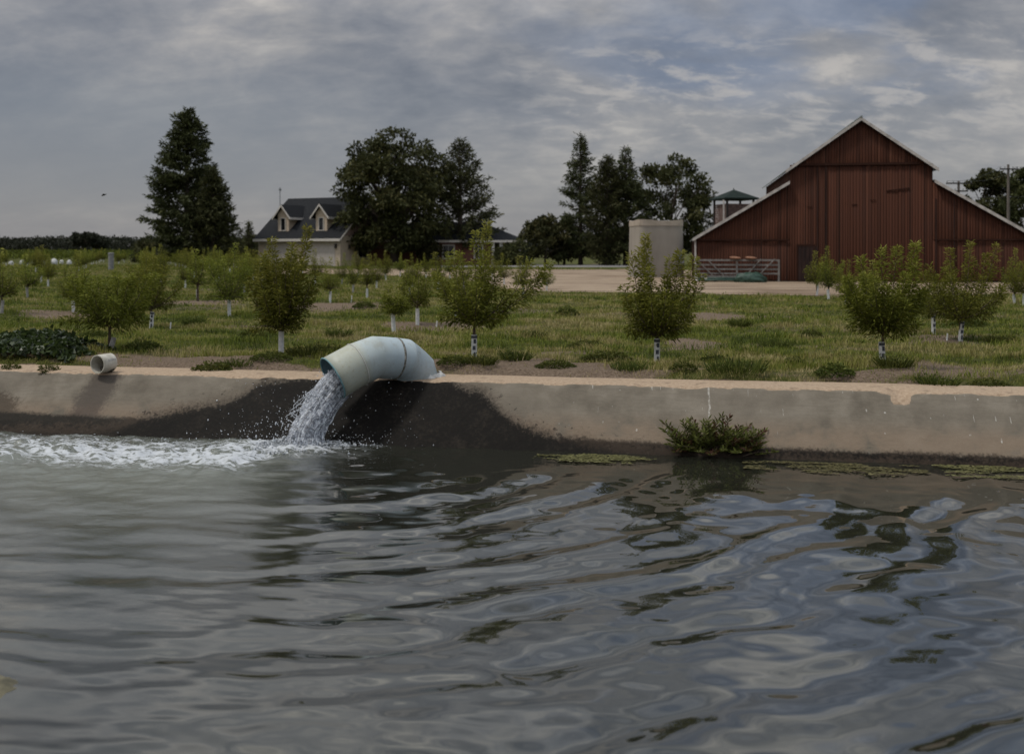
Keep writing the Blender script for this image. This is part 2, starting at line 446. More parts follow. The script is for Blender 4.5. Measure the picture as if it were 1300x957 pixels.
def m_jet():
    t = NT('falling_water')
    fl, ar = t.attr('flow'), t.attr('around')
    cb = t.n('ShaderNodeCombineXYZ'); t.l(t.math('MULTIPLY', fl, 2.2), cb.inputs[0]); t.l(t.math('MULTIPLY', ar, 14.0), cb.inputs[1])
    st = t.noise(cb.outputs[0], 2.0, 7, .7, .9)
    s = t.noise(t.coord(), 26, 6, .72, .6)
    x = t.math('ADD', t.math('MULTIPLY', s, .52), t.math('MULTIPLY', st, .48))
    c = t.ramp(x, [(.36, (.10,.115,.14)), (.44, (.30,.335,.39)), (.52, (.47,.50,.56)), (.585, (.74,.77,.81)), (.64, (.95,.96,.97))])
    return t.done(t.bsdf(c, .12, x, 1.0, .06, Transmission_Weight=t.sstep(x, .56, .42), IOR=1.33, Specular_IOR_Level=.7))
M['jet'] = m_jet()
def m_drop():
    t = NT('water_drops')
    return t.done(t.bsdf((.72,.75,.79), .12, Transmission_Weight=.35, IOR=1.33))
M['drop'] = m_drop()
def m_froth():
    t = NT('froth'); s = t.noise(t.coord(), 26, 5, .7)
    c = t.ramp(s, [(.35, (.28,.30,.32)), (.6, (.50,.52,.54)), (.8, (.72,.73,.74))])
    return t.done(t.bsdf(c, .4, s, .8, .03))
M['froth'] = m_froth()
M['algae'] = leaf_mat('algae', [(0, (.05,.048,.018)), (.6, (.11,.10,.04)), (1, (.19,.175,.08))], trans=.1)

# ------------------------------------------------------------------ foliage generators
def unit(a): return a / np.maximum(np.linalg.norm(a, axis=-1, keepdims=True), 1e-9)
def leaf_quads(Pt, D, L, W, rng, fold=.15):
    n = len(Pt); D = unit(D)
    s = unit(np.cross(D, rng.normal(size=(n, 3)))); nn = np.cross(s, D)
    L = np.broadcast_to(L, (n,))[:, None]; W = np.broadcast_to(W, (n,))[:, None]
    mid = Pt + D * L * .45
    V = np.empty((n, 4, 3))
    V[:, 0] = Pt; V[:, 1] = mid + s*W*.5 + nn*W*fold; V[:, 2] = Pt + D*L - np.array([0, 0, 1])*L*.08; V[:, 3] = mid - s*W*.5 + nn*W*fold
    return V.reshape(-1, 3), np.arange(n*4).reshape(n, 4)

def orchard_mesh(seed, h, w, n_whip=16, plumes=(), nleaf=3400, low=.37, lean=(0, 0), bias=(0, 0)):
    """crown: upright whips from a short trunk; returns crown mesh and trunk mesh"""
    nleaf = int(nleaf*1.35); rng = np.random.RandomState(seed)
    whips = []
    for i in range(n_whip):
        az = 2*math.pi*(i + rng.rand()*.8)/n_whip; r = (w/2)*math.sqrt(.12 + .88*rng.rand())
        ez = h*(.66 + .36*rng.rand())*(1 - .26*(r/(w/2))**2)
        end = np.array([math.cos(az)*r*1.0 + bias[0], math.sin(az)*r + bias[1], ez])
        st = np.array([lean[0]*.5, lean[1]*.5, low + .12*rng.rand()])
        mid = np.array([end[0]*.75, end[1]*.75, low + (ez-low)*(.30 + .15*rng.rand())])
        whips.append((st, mid, end, 1.0))
    for (ex, ey, ez, wt) in plumes:
        whips.append((np.array([0, 0, low+.05]), np.array([ex*.8, ey*.8, low + (ez-low)*.4]), np.array([ex, ey, ez]), wt))
    for i in range(7):      # low drooping side shoots
        az = rng.rand()*6.28; r = w*.5*(.5 + .5*rng.rand())
        whips.append((np.array([0, 0, low+.05]), np.array([math.cos(az)*r*.6, math.sin(az)*r*.6, low+.22]), np.array([math.cos(az)*r, math.sin(az)*r, low+.10+.15*rng.rand()]), .6))
    wts = np.array([q[3]*np.linalg.norm(q[2]-q[0]) for q in whips]); wts /= wts.sum()
    idx = rng.choice(len(whips), nleaf, p=wts)
    A = np.array([q[0] for q in whips])[idx]; B = np.array([q[1] for q in whips])[idx]; C = np.array([q[2] for q in whips])[idx]
    tt = (rng.rand(nleaf)**.72)[:, None]*.98 + .04
    Q = (1-tt)**2*A + 2*tt*(1-tt)*B + tt**2*C
    T = unit(2*(1-tt)*(B-A) + 2*tt*(C-B))
    side = unit(np.cross(T, rng.normal(size=(nleaf, 3))))
    twig = (rng.rand(nleaf)**1.3)[:, None]*(.055 + .17*(1-tt)*(w/1.3))
    Q = Q + side*twig + T*twig*.5
    D = unit(side*.9 + T*(.7) + rng.normal(size=(nleaf, 3))*.35 + np.array([0, 0, -.25]))
    V, Fq = leaf_quads(Q, D, .05 + .05*rng.rand(nleaf), .014 + .011*rng.rand(nleaf), rng)
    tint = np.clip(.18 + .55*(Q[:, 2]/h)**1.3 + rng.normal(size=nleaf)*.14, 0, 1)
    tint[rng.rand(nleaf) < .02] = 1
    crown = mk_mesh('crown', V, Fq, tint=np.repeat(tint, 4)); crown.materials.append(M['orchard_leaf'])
    mb = MB()
    mb.tube([(0, 0, -.05), (lean[0]*.25, lean[1]*.25, low*.5), (lean[0]*.5, lean[1]*.5, low+.1)], [.032, .026, .022], 8)
    for (a, b, c, _) in whips:
        pts = []
        for s in (0, .3, .6, .97): pts.append((1-s)**2*a + 2*s*(1-s)*b + s*s*c)
        mb.tube(pts, [.013, .009, .006, .002], 5)
    bmesh.ops.recalc_face_normals(mb.bm, faces=mb.bm.faces)
    trunk = bpy.data.meshes.new('trunk'); mb.bm.to_mesh(trunk); mb.bm.free(); trunk.materials.append(M['orchard_bark'])
    return crown, trunk

def guard_mesh(mat, h=.40, r=.045):
    bm = bmesh.new(); n = 14; rings = []
    for z, rr in ((0, r*.98), (h*.5, r*1.03), (h, r), (h, r*.8), (h*.5, r*.8)):
        rings.append([bm.verts.new((math.cos(6.2832*k/n)*rr, math.sin(6.2832*k/n)*rr*.9, z)) for k in range(n)])
    for a, b in zip(rings, rings[1:]):
        for k in range(n): bm.faces.new((a[k], a[(k+1) % n], b[(k+1) % n], b[k]))
    me = bpy.data.meshes.new('trunk_guard'); bm.to_mesh(me); bm.free(); me.materials.append(mat); return me
def guard_print_meshes(h=.40, r=.046):
    """dark printed blocks wrapped on the guard's front"""
    out = []
    def patch(z0, z1, a0, a1):
        bm = bmesh.new(); k = 5
        pts = [[bm.verts.new((math.cos(a0 + (a1-a0)*i/k)*(r*1.05+.002), math.sin(a0 + (a1-a0)*i/k)*(r*.95+.002), z)) for i in range(k+1)] for z in (z0, z1)]
        for i in range(k): bm.faces.new((pts[0][i], pts[0][i+1], pts[1][i+1], pts[1][i]))
        me = bpy.data.meshes.new('printed_block'); bm.to_mesh(me); bm.free(); me.materials.append(M['guard_print']); out.append(me)
    f = -math.pi/2
    patch(h*.86, h*.97, f-1.2, f+1.2); patch(h*.66, h*.83, f-.2, f+.7); patch(h*.40, h*.56, f-.5, f+.5); patch(h*.08, h*.30, f-.15, f+.55)
    return out
GUARD = guard_mesh(M['guard']); GUARD_D = guard_mesh(M['guard_dirty']); GPRINT = guard_print_meshes()

def big_tree(name, loc, h, wfun, label, kind='conifer', seed=1, n=9000, mat='needle', size=.42, trunk_r=.28, base=1.2, droop=.25, cat='tree', group=None, squash=1.0, gaps=.5, skew=None):
    rng = np.random.RandomState(seed)
    root = empty(name, loc)
    tag(root, label, cat, group)
    mb = MB()
    if kind == 'conifer':
        mb.tube([(0, 0, -.3), (0, 0, h*.5), (0, 0, h*.98)], [trunk_r, trunk_r*.6, .03], 8)
        Ps, Ds, Ts = [], [], []
        z = base; cnt = []
        while z < h*.985:
            f = (z-base)/(h-base)
            for k in range(rng.randint(5, 9)):
                az = rng.rand()*6.283; ln = wfun(f)*(.62 + .45*rng.rand())
                if skew is not None: ln *= skew(az, f)
                if rng.rand() < gaps*.25: continue
                d = np.array([math.cos(az), math.sin(az)*squash, -droop + .5*f])
                tip = np.array([0, 0, z]) + d*ln; tip[2] += .10*ln
                cnt.append((np.array([0, 0, z]), np.array([d[0]*ln*.55, d[1]*ln*.55, z + d[2]*ln*.55 - .06*ln]), tip, ln))
                mb.tube([(0, 0, z), tuple(cnt[-1][1]), tuple(tip)], [.05, .03, .008], 4, caps=False)
            z += h*.022*(.7 + .6*rng.rand())*(1.25 - .6*f)
        w = np.array([c[3]**1.25 for c in cnt]); w /= w.sum(); ix = rng.choice(len(cnt), n, p=w)
        A = np.array([c[0] for c in cnt])[ix]; B = np.array([c[1] for c in cnt])[ix]; C = np.array([c[2] for c in cnt])[ix]
        tt = (.10 + .92*rng.rand(n)**.7)[:, None]
        Q = (1-tt)**2*A + 2*tt*(1-tt)*B + tt**2*C
        T = unit(C-A)
        Q = Q + rng.normal(size=(n, 3))*np.array([.16, .16, .09])*(size/.42)*(1.4 - .6*tt)
        D = T*.8 + rng.normal(size=(n, 3))*.55 + np.array([0, 0, -.05])
        V, Fq = leaf_quads(Q, D, size*(.6 + .7*rng.rand(n)), size*.26*(.7 + .6*rng.rand(n)), rng)
        nz = fbm(Q[:, 0]*1.3+Q[:, 1], Q[:, 2]*1.3, 3, seed)
        tint = np.clip(.05 + .75*nz + rng.normal(size=n)*.15, 0, 1)
    else:
        limbs = []
        nl = 10
        cl = []
        ncl = max(40, int(n/130))
        for i in range(ncl):
            f = rng.rand(); zz = base + (h-base)*f; rr = wfun(f)
            if skew is not None: pass
            az = rng.rand()*6.283; q = math.sqrt(.15 + .85*rng.rand())
            k = skew(az, f) if skew is not None else 1
            cl.append(((math.cos(az)*rr*q*k, math.sin(az)*rr*q*squash*k, zz), (.45 + .55*rng.rand())*max(.8, rr*.26)))
        cc = np.array([c[0] for c in cl]); cr = np.array([c[1] for c in cl])
        mb.tube([(0, 0, -.3), (.1, 0, base+.6), (0, .1, h*.45)], [trunk_r, trunk_r*.8, trunk_r*.5], 9)
        for i in range(0, ncl, 3):
            c = cc[i]; s = np.array([0, 0, base*.9 + (c[2]-base)*.35])
            m_ = s*.4 + c*.6 + rng.normal(size=3)*.25; m_[2] -= .1
            mb.tube([tuple(s), tuple(m_), tuple(c)], [trunk_r*.28, trunk_r*.15, .02], 5, caps=False)
        ix = rng.choice(ncl, n, p=cr**2/np.sum(cr**2))
        d = unit(rng.normal(size=(n, 3))); q = (rng.rand(n)**.45)[:, None]
        Q = cc[ix] + d*q*cr[ix][:, None]*np.array([1.15, 1.15, .8])
        D = d*.6 + rng.normal(size=(n, 3))*.7
        V, Fq = leaf_quads(Q, D, size*(.6 + .7*rng.rand(n)), size*.55*(.7 + .6*rng.rand(n)), rng)
        tint = np.clip(.45 + (rng.rand(ncl)[ix]-.5)*.6 + rng.normal(size=n)*.15, 0, 1)
    me = mk_mesh('crown', V, Fq, tint=np.repeat(tint, 4)); me.materials.append(M[mat])
    link('crown', me, None, root)
    mb.build('trunk', M['bark'], root)
    return root

# ------------------------------------------------------------------ ground, yard, road, banks
def ground_z(x, y):
    u, v = to_wall(np.asarray(x, float), np.asarray(y, float))
    near = sstep(.74, 1.15, v)
    fade = 1 - sstep(18, 27, v)
    bank = .10*sstep(.74, 1.2, v)*(1 - sstep(1.7, 3.2, v))*(.4 + 1.2*fbm(u*.8, v*.8, 3, 5))
    und = (fbm(u*.35, v*.35, 4, 3)-.5)*.22 + (fbm(u*2.2, v*2.2, 3, 9)-.5)*.07
    return -.05*(1-near) + near*(bank + und*fade)

def axis(segs):
    out = []
    for a, b, st in segs: out.append(np.arange(a, b, st))
    return np.concatenate(out + [np.array([segs[-1][1]])])

YARD_PX = [(330,347.5),(450,348.5),(560,352),(610,358),(640,367),(700,371),(800,372.5),(930,374),(1060,377),(1150,376),(1300,373),(1460,373),(1460,348),(1300,347),(880,343.5),(800,342.3),(640,342.3),(450,341),(330,342)]
YARD = [G(a, b) for a, b in YARD_PX]
def inside(poly, x, y):
    r = np.zeros(np.shape(x), bool); n = len(poly); j = n-1
    for i in range(n):
        xi, yi, xj, yj = poly[i].x, poly[i].y, poly[j].x, poly[j].y
        c = ((yi > y) != (yj > y)) & (x < (xj-xi)*(y-yi)/(yj-yi+1e-12)+xi)
        r ^= c; j = i
    return r

us = axis([(-3000,-400,200),(-400,-80,20),(-80,-20,2.0),(-20,-11,.3),(-11,15,.09),(15,40,.5),(40,100,4),(100,400,25),(400,3000,200)])
vs_ = axis([(.74,3.0,.05),(3.0,12,.12),(12,30,.3),(30,100,2.5),(100,400,20),(400,4000,200)])
UU, VV = np.meshgrid(us, vs_)
gx, gy = to_world(UU, VV); gzv = ground_z(gx, gy)
nu, nv = len(us), len(vs_)
ii = np.arange(nu*nv).reshape(nv, nu)
Fg = np.stack([ii[:-1, :-1], ii[:-1, 1:], ii[1:, 1:], ii[1:, :-1]], -1).reshape(-1, 4)
def grass_amount(x, y):
    u, v = to_wall(x, y)
    g = sstep(.78, .98, v + (fbm(u*1.6, v*.3, 3, 27)-.5)*.5)*(.58 + 1.2*(fbm(u*.5, v*1.1, 4, 21)-.35))
    strip = np.exp(-((v-1.55)/.42)**2)*sstep(.50, .60, fbm(u*.6+3, v*1.6, 4, 44))*1.0
    for (cx, cy, r) in DIRT:
        g = g - 1.5*np.exp(-(((x-cx)/r)**2 + ((y-cy)/(r*1.3))**2))
    return np.clip(g - strip*.8, 0, 1.2)
DIRT = [(G(a, b).x, G(a, b).y, r) for a, b, r in ((545,413,.9),(1205,434,.8),(915,402,.8),(430,390,1.3),(90,399,1.0),(880,435,.5),(250,385,1.2),(1180,470,.9),(690,466,1.0),(230,472,.9))]
gm = mk_mesh('ground', np.stack([gx, gy, gzv], -1).reshape(-1, 3), Fg, smooth=True, attrs={'grass': grass_amount(gx, gy).ravel()})
tag(link('ground', gm, M['ground']), 'grassy orchard field behind the canal wall', 'field', kind='structure')

def ragged(poly, z, name, m, label, cat, amp=.06, seg=1.2):
    rng = np.random.RandomState(5); pts = []
    for a, b in zip(poly, poly[1:] + poly[:1]):
        n = max(2, int((b-a).length/seg))
        for k in range(n):
            p = a.lerp(b, k/n); d = math.hypot(p.x, p.y)
            pts.append((p.x + rng.normal()*amp*d*.06, p.y + rng.normal()*amp*d*.22, z))
    bm = bmesh.new(); f = bm.faces.new([bm.verts.new(p) for p in pts])
    bmesh.ops.triangulate(bm, faces=[f]); bmesh.ops.recalc_face_normals(bm, faces=bm.faces)
    for f in bm.faces:
        if f.normal.z < 0: f.normal_flip()
    me = bpy.data.meshes.new(name); bm.to_mesh(me); bm.free()
    return tag(link(name, me, m), label, cat, kind='structure')
ragged(YARD, .012, 'dirt_yard', M['yard'], 'bare sandy farmyard between orchard, barn and house', 'yard')
road = [G(560,339.5), G(640,339.2), G(815,339.4), G(815,336.2), G(640,336.0), G(560,336.3)]
ragged(road, .016, 'driveway', M['asphalt'], 'grey driveway at the far edge of the farmyard', 'road', amp=.01, seg=4)
# canal bed and near bank
mb = MB(); mb.box(-40, 40, -9.6, 1.0, -2.6, -2.2)
bed = mb.build('canal_bed', M['mud']); bed.location = WO; bed.rotation_euler.z = -WANG; tag(bed, 'muddy bed under the canal water', 'canal bed', kind='structure')
bm = bmesh.new()
xs = np.arange(-40, 41, 1.0); prof = [(-9.2, -2.3), (-9.7, -1.0), (-10.2, -.35), (-11, -.05), (-14, 0), (-60, 0)]
rows = [[bm.verts.new((x, a + .12*math.sin(x*1.7), b)) for a, b in prof] for x in xs]
for a, b in zip(rows, rows[1:]):
    for k in range(len(prof)-1): bm.faces.new((a[k], b[k], b[k+1], a[k+1]))
me = bpy.data.meshes.new('near_bank'); bm.to_mesh(me); bm.free()
nb_ = link('near_bank', me, M['mud']); nb_.location = WO; nb_.rotation_euler.z = -WANG
tag(nb_, 'earth bank on the near side of the canal', 'bank', kind='structure')

# ------------------------------------------------------------------ canal wall
uw = axis([(-40,-12,1.0),(-12,12,.035),(12,40,1.0)])
prof = [(-1.92,-2.3),(-1.2,-1.44),(-.80,-.96),(-.66,-.79),(-.52,-.62),(-.38,-.455),(-.26,-.31),(-.165,-.20),(-.085,-.10),(-.038,-.046),(-.012,-.016),(.02,-.003),(.10,.003),(.25,.006),(.4,.006),(.55,.004),(.7,.0),(.80,-.01),(.80,-.6)]
pv = np.array(prof)
U2, K = np.meshgrid(uw, np.arange(len(prof)), indexing='ij')
v = pv[:, 0][K]; z = pv[:, 1][K]
edge = np.exp(-((K-10)/1.5)**2)
nzv = fbm(U2*3, K*.7, 4, 31)-.5
v = v + edge*nzv*.04 + (fbm(U2*.6, z*2, 3, 12)-.5)*.02
z = z + np.where(K >= 10, (fbm(U2*.9, v*3, 4, 17)-.5)*.028, (fbm(U2*.8, K*.5, 3, 19)-.5)*.012) - edge*np.abs(nzv)*.03
n0 = 5.02
nwid = .13 + .05*(fbm(U2*9, K*.8, 3, 23)-.5)
notch = np.exp(-np.abs((U2-n0)/nwid)**1.6)
sandm = sstep(-.035, .015, v + (fbm(U2*6, v*4, 4, 37)-.5)*.05)
for k_, dz in ((8,-.02),(9,-.05),(10,-.065),(11,-.07),(12,-.065),(13,-.03)):
    sel = K == k_
    z = np.where(sel, z + dz*notch, z)
    sandm = np.where(sel & (k_ >= 8), np.maximum(sandm, sstep(.2, .6, notch)), sandm)
ni, nk = U2.shape; ii = np.arange(ni*nk).reshape(ni, nk)
Fw = np.stack([ii[:-1, :-1], ii[1:, :-1], ii[1:, 1:], ii[:-1, 1:]], -1).reshape(-1, 4)
wm = mk_mesh('canal_wall', np.stack([U2, v, z], -1).reshape(-1, 3), Fw, smooth=True, attrs={'sand': sandm.ravel()})
wall = link('canal_wall', wm, M['wall']); wall.location = WO; wall.rotation_euler.z = -WANG
tag(wall, 'long sloped concrete canal wall with sandy top and black wet stain', 'wall')

# ------------------------------------------------------------------ water
S = to_wall(*G(383, 566, WATER).xy)          # where the jet lands, wall frame
ux = axis([(-40,-13,.5),(-13,-9,.12),(-9,9,.045),(9,13,.12),(13,40,.5)])
vy = axis([(-9.9,-6,.03),(-6,-.54,.04)])
UU, VV = np.meshgrid(ux, vy)
du, dv = UU-S[0], VV-S[1]
wx = (fbm(UU*.55, VV*.55, 3, 41)-.5)*1.1; wy = (fbm(UU*.55+9, VV*.55, 3, 47)-.5)*1.1
def ring(su, sv, lam, amp, ph=0, dec=.5):
    r = np.hypot(UU+wx*.8-su, (VV+wy*.8-sv)) + .05
    return amp*np.sin(2*np.pi*r/lam+ph)*(1/np.sqrt(1+r*dec))
right = sstep(-3.5, .5, UU+.25*VV)
env = .35 + 1.1*fbm(UU*.35+4, VV*.35, 2, 77)
hgt = ring(S[0], S[1], .82, .011, .4)*env + ring(S[0]+.2, S[1], .47, .0045, 1.1)*env
hgt += ring(S[0], 2*EDGE-S[1]+.2, .66, .0045, 2.0) + ring(7.5, -1.5, .95, .0030, .7)
hgt += (fbm(UU*1.05, VV*1.5, 3, 51)-.5)*.036*(.45+.55*(1-right))
hgt += (fbm(UU*.9, VV*3.4, 4, 61)-.5)*.030*(1-right)
hgt += ring(S[0]-.1, S[1], .31, .0017, .3) + ring(S[0]+.1, 2*EDGE-S[1], .38, .0016, 1.3)
calm = 1 - .62*sstep(-.5, 4.0, UU)
hgt += ((fbm(UU*2.4, VV*3.4, 3, 57)-.5)*.011 + (fbm(UU*5.5+3, VV*7.5, 2, 58)-.5)*.0026)*calm*.72
near_wall = sstep(-2.2, -.75, VV)*right
hgt *= 1 - .72*near_wall
hgt *= .80 + 1.45*right
# foam: impact blob and a streamer carried left along the wall
rI = np.hypot(du*1.0+.15, dv*1.3+.08)
impact = np.exp(-(rI/.85)**2)
along = sstep(.25, -.4, du)
cen = S[1] - .70 + .03*du + .10*np.sin(du*1.3)
wid = .82 + .05*np.clip(-du, 0, 9)
band = along*np.exp(-((VV-cen)/wid)**2)*(.95 - .045*np.clip(-du, 0, 8))
small = np.exp(-((du-.75)/.45)**2)*np.exp(-((VV-S[1]-.18)/.16)**2)*.55
foam = np.clip(np.maximum(np.maximum(impact*1.15, band), small), 0, 1)
murk = np.clip(sstep(.75, -1.3, du + .35*(VV-S[1]))*(np.exp(-((VV-cen+.6)/2.0)**2)*.85 + .28*np.exp(-((VV-cen+2.4)/3.4)**2)) + impact*.5, 0, 1)
churn = np.clip(foam*1.1 + murk*.22*along, 0, 1)
hgt += churn*((fbm(UU*3.2, VV*3.2, 4, 71)-.5)*.15 + (fbm(UU*9, VV*9, 3, 73)-.5)*.05) + impact*.05
rip = np.exp(-(np.hypot(du-.9, dv*1.3)/1.5)**2)
hgt += rip*((fbm(UU*5, VV*7, 3, 83)-.5)*.055)
ny, nx = UU.shape; ii = np.arange(ny*nx).reshape(ny, nx)
Fw = np.stack([ii[:-1, :-1], ii[:-1, 1:], ii[1:, 1:], ii[1:, :-1]], -1).reshape(-1, 4)
wm = mk_mesh('canal_water', np.stack([UU, VV, hgt], -1).reshape(-1, 3), Fw, smooth=True, attrs={'foam': foam.ravel(), 'murk': murk.ravel()})
wo = link('canal_water', wm, M['water']); wo.location = (WO.x, WO.y, WATER); wo.rotation_euler.z = -WANG
tag(wo, 'rippled grey canal water with white foam near the pipe', 'water', kind='structure')

# ------------------------------------------------------------------ large discharge pipe
def ring_pts(c, d, r, n=40):
    d = d.normalized(); s = d.cross(Vector((0, 0, 1))).normalized(); t = s.cross(d)
    return [c + (s*math.cos(2*math.pi*k/n) + t*math.sin(2*math.pi*k/n))*r for k in range(n)]
cl = [(P(536.5,499,14.60), .27), (P(528,470,14.48), .285), (P(511,455.5,14.25), .285), (P(476,453.5,13.98), .289), (P(453.5,462.5,13.83), .295), (P(422.5,480,13.65), .300)]
pts = [c[0] for c in cl]
dirs = []
for i in range(len(pts)):
    a = (pts[i]-pts[i-1]).normalized() if i > 0 else None
    b = (pts[i+1]-pts[i]).normalized() if i < len(pts)-1 else None
    dirs.append((a or b) if (a is None or b is None) else (a+b).normalized())
bm = bmesh.new(); rings = []; ages = []
for i in range(len(pts)-1):
    steps = 3
    for k in range(steps if i < len(pts)-2 else steps+1):
        f = k/steps
        c = pts[i].lerp(pts[i+1], f); r = cl[i][1]*(1-f)+cl[i+1][1]*f
        if f == 0: d = dirs[i]
        elif f == 1: d = dirs[i+1]
        else: d = dirs[i].lerp(dirs[i+1], f).normalized()
        rings.append([bm.verts.new(q) for q in ring_pts(c, d, r)]); ages.append(.95 if i >= 4 else (.35 if i == 3 else .08))
ages = [max(0, a) for a in ages]
nR = 40
for a, b in zip(rings, rings[1:]):
    for k in range(nR):
        f = bm.faces.new((a[k], a[(k+1) % nR], b[(k+1) % nR], b[k])); f.smooth = True
inner = [[bm.verts.new(q) for q in ring_pts(pts[-1], dirs[-1], .285)], [bm.verts.new(q) for q in ring_pts(pts[-2].lerp(pts[-3], .5), dirs[-2], .275)]]
for a, b in ((rings[-1], inner[0]), (inner[0], inner[1])):
    for k in range(nR):
        f = bm.faces.new((a[k], a[(k+1) % nR], b[(k+1) % nR], b[k])); f.smooth = True; f.material_index = 1
bmesh.ops.recalc_face_normals(bm, faces=bm.faces)
for i in range(3, len(rings)-1, 3):
    for k in range(nR):
        e = bm.edges.get((rings[i][k], rings[i][(k+1) % nR]))
        if e: e.smooth = False
me = bpy.data.meshes.new('pipe_body'); bm.to_mesh(me)
at = me.attributes.new('age', 'FLOAT', 'POINT')
vals = [0.0]*len(me.vertices)
for i in range(len(rings)):
    for k in range(nR): vals[i*nR+k] = ages[i]
at.data.foreach_set('value', vals); bm.free()
me.materials.append(M['pipe']); me.materials.append(M['pipe_in'])
pipe = empty('discharge_pipe', pts[1] + Vector((0, 0, -.35)))
tag(pipe, 'large pale blue elbow pipe pouring water over the canal wall', 'pipe')
def under(o, root):
    o.parent = root; o.matrix_parent_inverse = Matrix.Translation(root.location).inverted(); return o
under(link('pipe_body', me), pipe)
def torus_ring(c, d, r, rr, m, name, n=48):
    bm = bmesh.new(); d = d.normalized(); s = d.cross(Vector((0, 0, 1))).normalized(); t = s.cross(d); R_ = []
    for k in range(n):
        a = 2*math.pi*k/n; o = s*math.cos(a)+t*math.sin(a)
        R_.append([bm.verts.new(c + o*(r+rr[0]*math.cos(b)) + d*rr[1]*math.sin(b)) for b in (0, 1.57, 3.14, 4.71)])
    for k in range(n):
        a, b = R_[k], R_[(k+1) % n]
        for j in range(4): bm.faces.new((a[j], b[j], b[(j+1) % 4], a[(j+1) % 4]))
    bmesh.ops.recalc_face_normals(bm, faces=bm.faces)
    for f in bm.faces: f.smooth = True
    me = bpy.data.meshes.new(name); bm.to_mesh(me); bm.free()
    return under(link(name, me, m), pipe)
torus_ring(pts[-1], dirs[-1], .296, (.014, .012), M['rim_teal'], 'rim')
torus_ring(pts[2].lerp(pts[3], 11/38), (pts[3]-pts[2]), .287, (.006, .016), M['seam'], 'joint_seam')
torus_ring(pts[4], dirs[4], .300, (.004, .006), M['plaster'], 'joint_seam')
# plaster collar where it leaves the wall
bm = bmesh.new(); rr_ = []
cc0 = P(533, 486, 14.56); cc0.z = 0
for j, (r, zz) in enumerate(((.37,-.03),(.34,.015),(.315,.04),(.285,.06))):
    rr_.append([bm.verts.new(cc0 + Vector((math.cos(6.2832*k/36)*r*(1+.10*math.sin(k*2.3+j)), math.sin(6.2832*k/36)*r*.9*(1+.08*math.sin(k*1.7)), zz + .015*math.sin(k*1.1)))) for k in range(36)])
for a, b in zip(rr_, rr_[1:]):
    for k in range(36): bm.faces.new((a[k], a[(k+1) % 36], b[(k+1) % 36], b[k])).smooth = True
me = bpy.data.meshes.new('collar'); bm.to_mesh(me); bm.free()
under(link('collar', me, M['plaster']), pipe)

# falling water
jet_c = [P(447,472,13.80), P(433,484,13.72), P(417,502,13.64), P(402,524,13.55), P(391,547,13.46), P(385,571,13.38)]
jet_r = [.19, .205, .205, .20, .20, .235]
def catmull(ps, f):
    n = len(ps)-1; x = f*n; i = min(int(x), n-1); t = x-i
    p0, p1, p2, p3 = ps[max(i-1, 0)], ps[i], ps[i+1], ps[min(i+2, n)]
    return .5*((2*p1)+(-1*p0+p2)*t+(2*p0-5*p1+4*p2-p3)*t*t+(-1*p0+3*p1-3*p2+p3)*t**3)
NJ, NK = 130, 96; V = []; FLW = []; ARD = []
for i in range(NJ):
    f = i/(NJ-1); c = catmull(jet_c, f); d = (catmull(jet_c, min(1, f+.02))-catmull(jet_c, max(0, f-.02))).normalized()
    r = float(np.interp(f*5, range(6), jet_r)); s = d.cross(Vector((0, 1, 0))).normalized(); t = s.cross(d)
    for k in range(NK):
        a = 2*math.pi*k/NK
        rag = .12 + .55*f
        q = r*(1 + rag*(float(fbm(k/NK*9 if k < NK/2 else (NK-k)/NK*9, f*5.0, 4, 91+(k >= NK/2)))-.5)*1.1 + .30*(float(fbm(k*.35, f*7, 3, 95))-.5)*(.3+f))
        V.append(c + (s*math.cos(a) + t*math.sin(a)*.62)*q); FLW.append(f); ARD.append(abs(k/NK*2-1))
ii = np.arange(NJ*NK).reshape(NJ, NK); jj = np.roll(ii, -1, 1)
Fj = np.stack([ii[:-1], jj[:-1], jj[1:], ii[1:]], -1).reshape(-1, 4)
jm = mk_mesh('water_jet', np.array([tuple(p) for p in V]), Fj, smooth=True, attrs={'flow': FLW, 'around': ARD})
jet = link('water_jet', jm, M['jet'])
tag(jet, 'thick stream of water falling from the big pipe mouth', 'water stream', kind='stuff')

# droplets, threads and froth
def blobs(name, cs, rad, m, label, cat, stretch=None, sub=1):
    bm = bmesh.new(); bmesh.ops.create_icosphere(bm, subdivisions=sub, radius=1)
    bv = np.array([v.co for v in bm.verts]); bf = np.array([[v.index for v in f.verts] for f in bm.faces]); bm.free()
    n = len(cs); rg = np.random.RandomState(3)
    sc = np.asarray(rad)[:, None, None]*(1 + .0*bv[None])
    V = bv[None]*sc
    if stretch is not None: V = V*np.asarray(stretch)[:, None, :]
    V = V + np.asarray(cs)[:, None, :]
    Fq = bf[None] + (np.arange(n)*len(bv))[:, None, None]
    return tag(link(name, mk_mesh(name, V.reshape(-1, 3), None, Fq.reshape(-1, 3), smooth=True), m), label, cat, kind='stuff')
rg = np.random.RandomState(11); cs, rad, stv = [], [], []
for i in range(230):       # ragged left edge of the stream
    f = rg.rand(); py = 470 + f*95; e = np.interp(py, [470, 500, 530, 565], [416, 392, 373, 362])
    px = e + 8 - abs(rg.normal())*(6 + 16*f)
    Y = 13.64 - .22*f + rg.normal()*.10
    cs.append(tuple(P(px, py, Y))); rad.append(.002 + .009*rg.rand()**3); stv.append((1, 1, 1 + 2.0*rg.rand()))
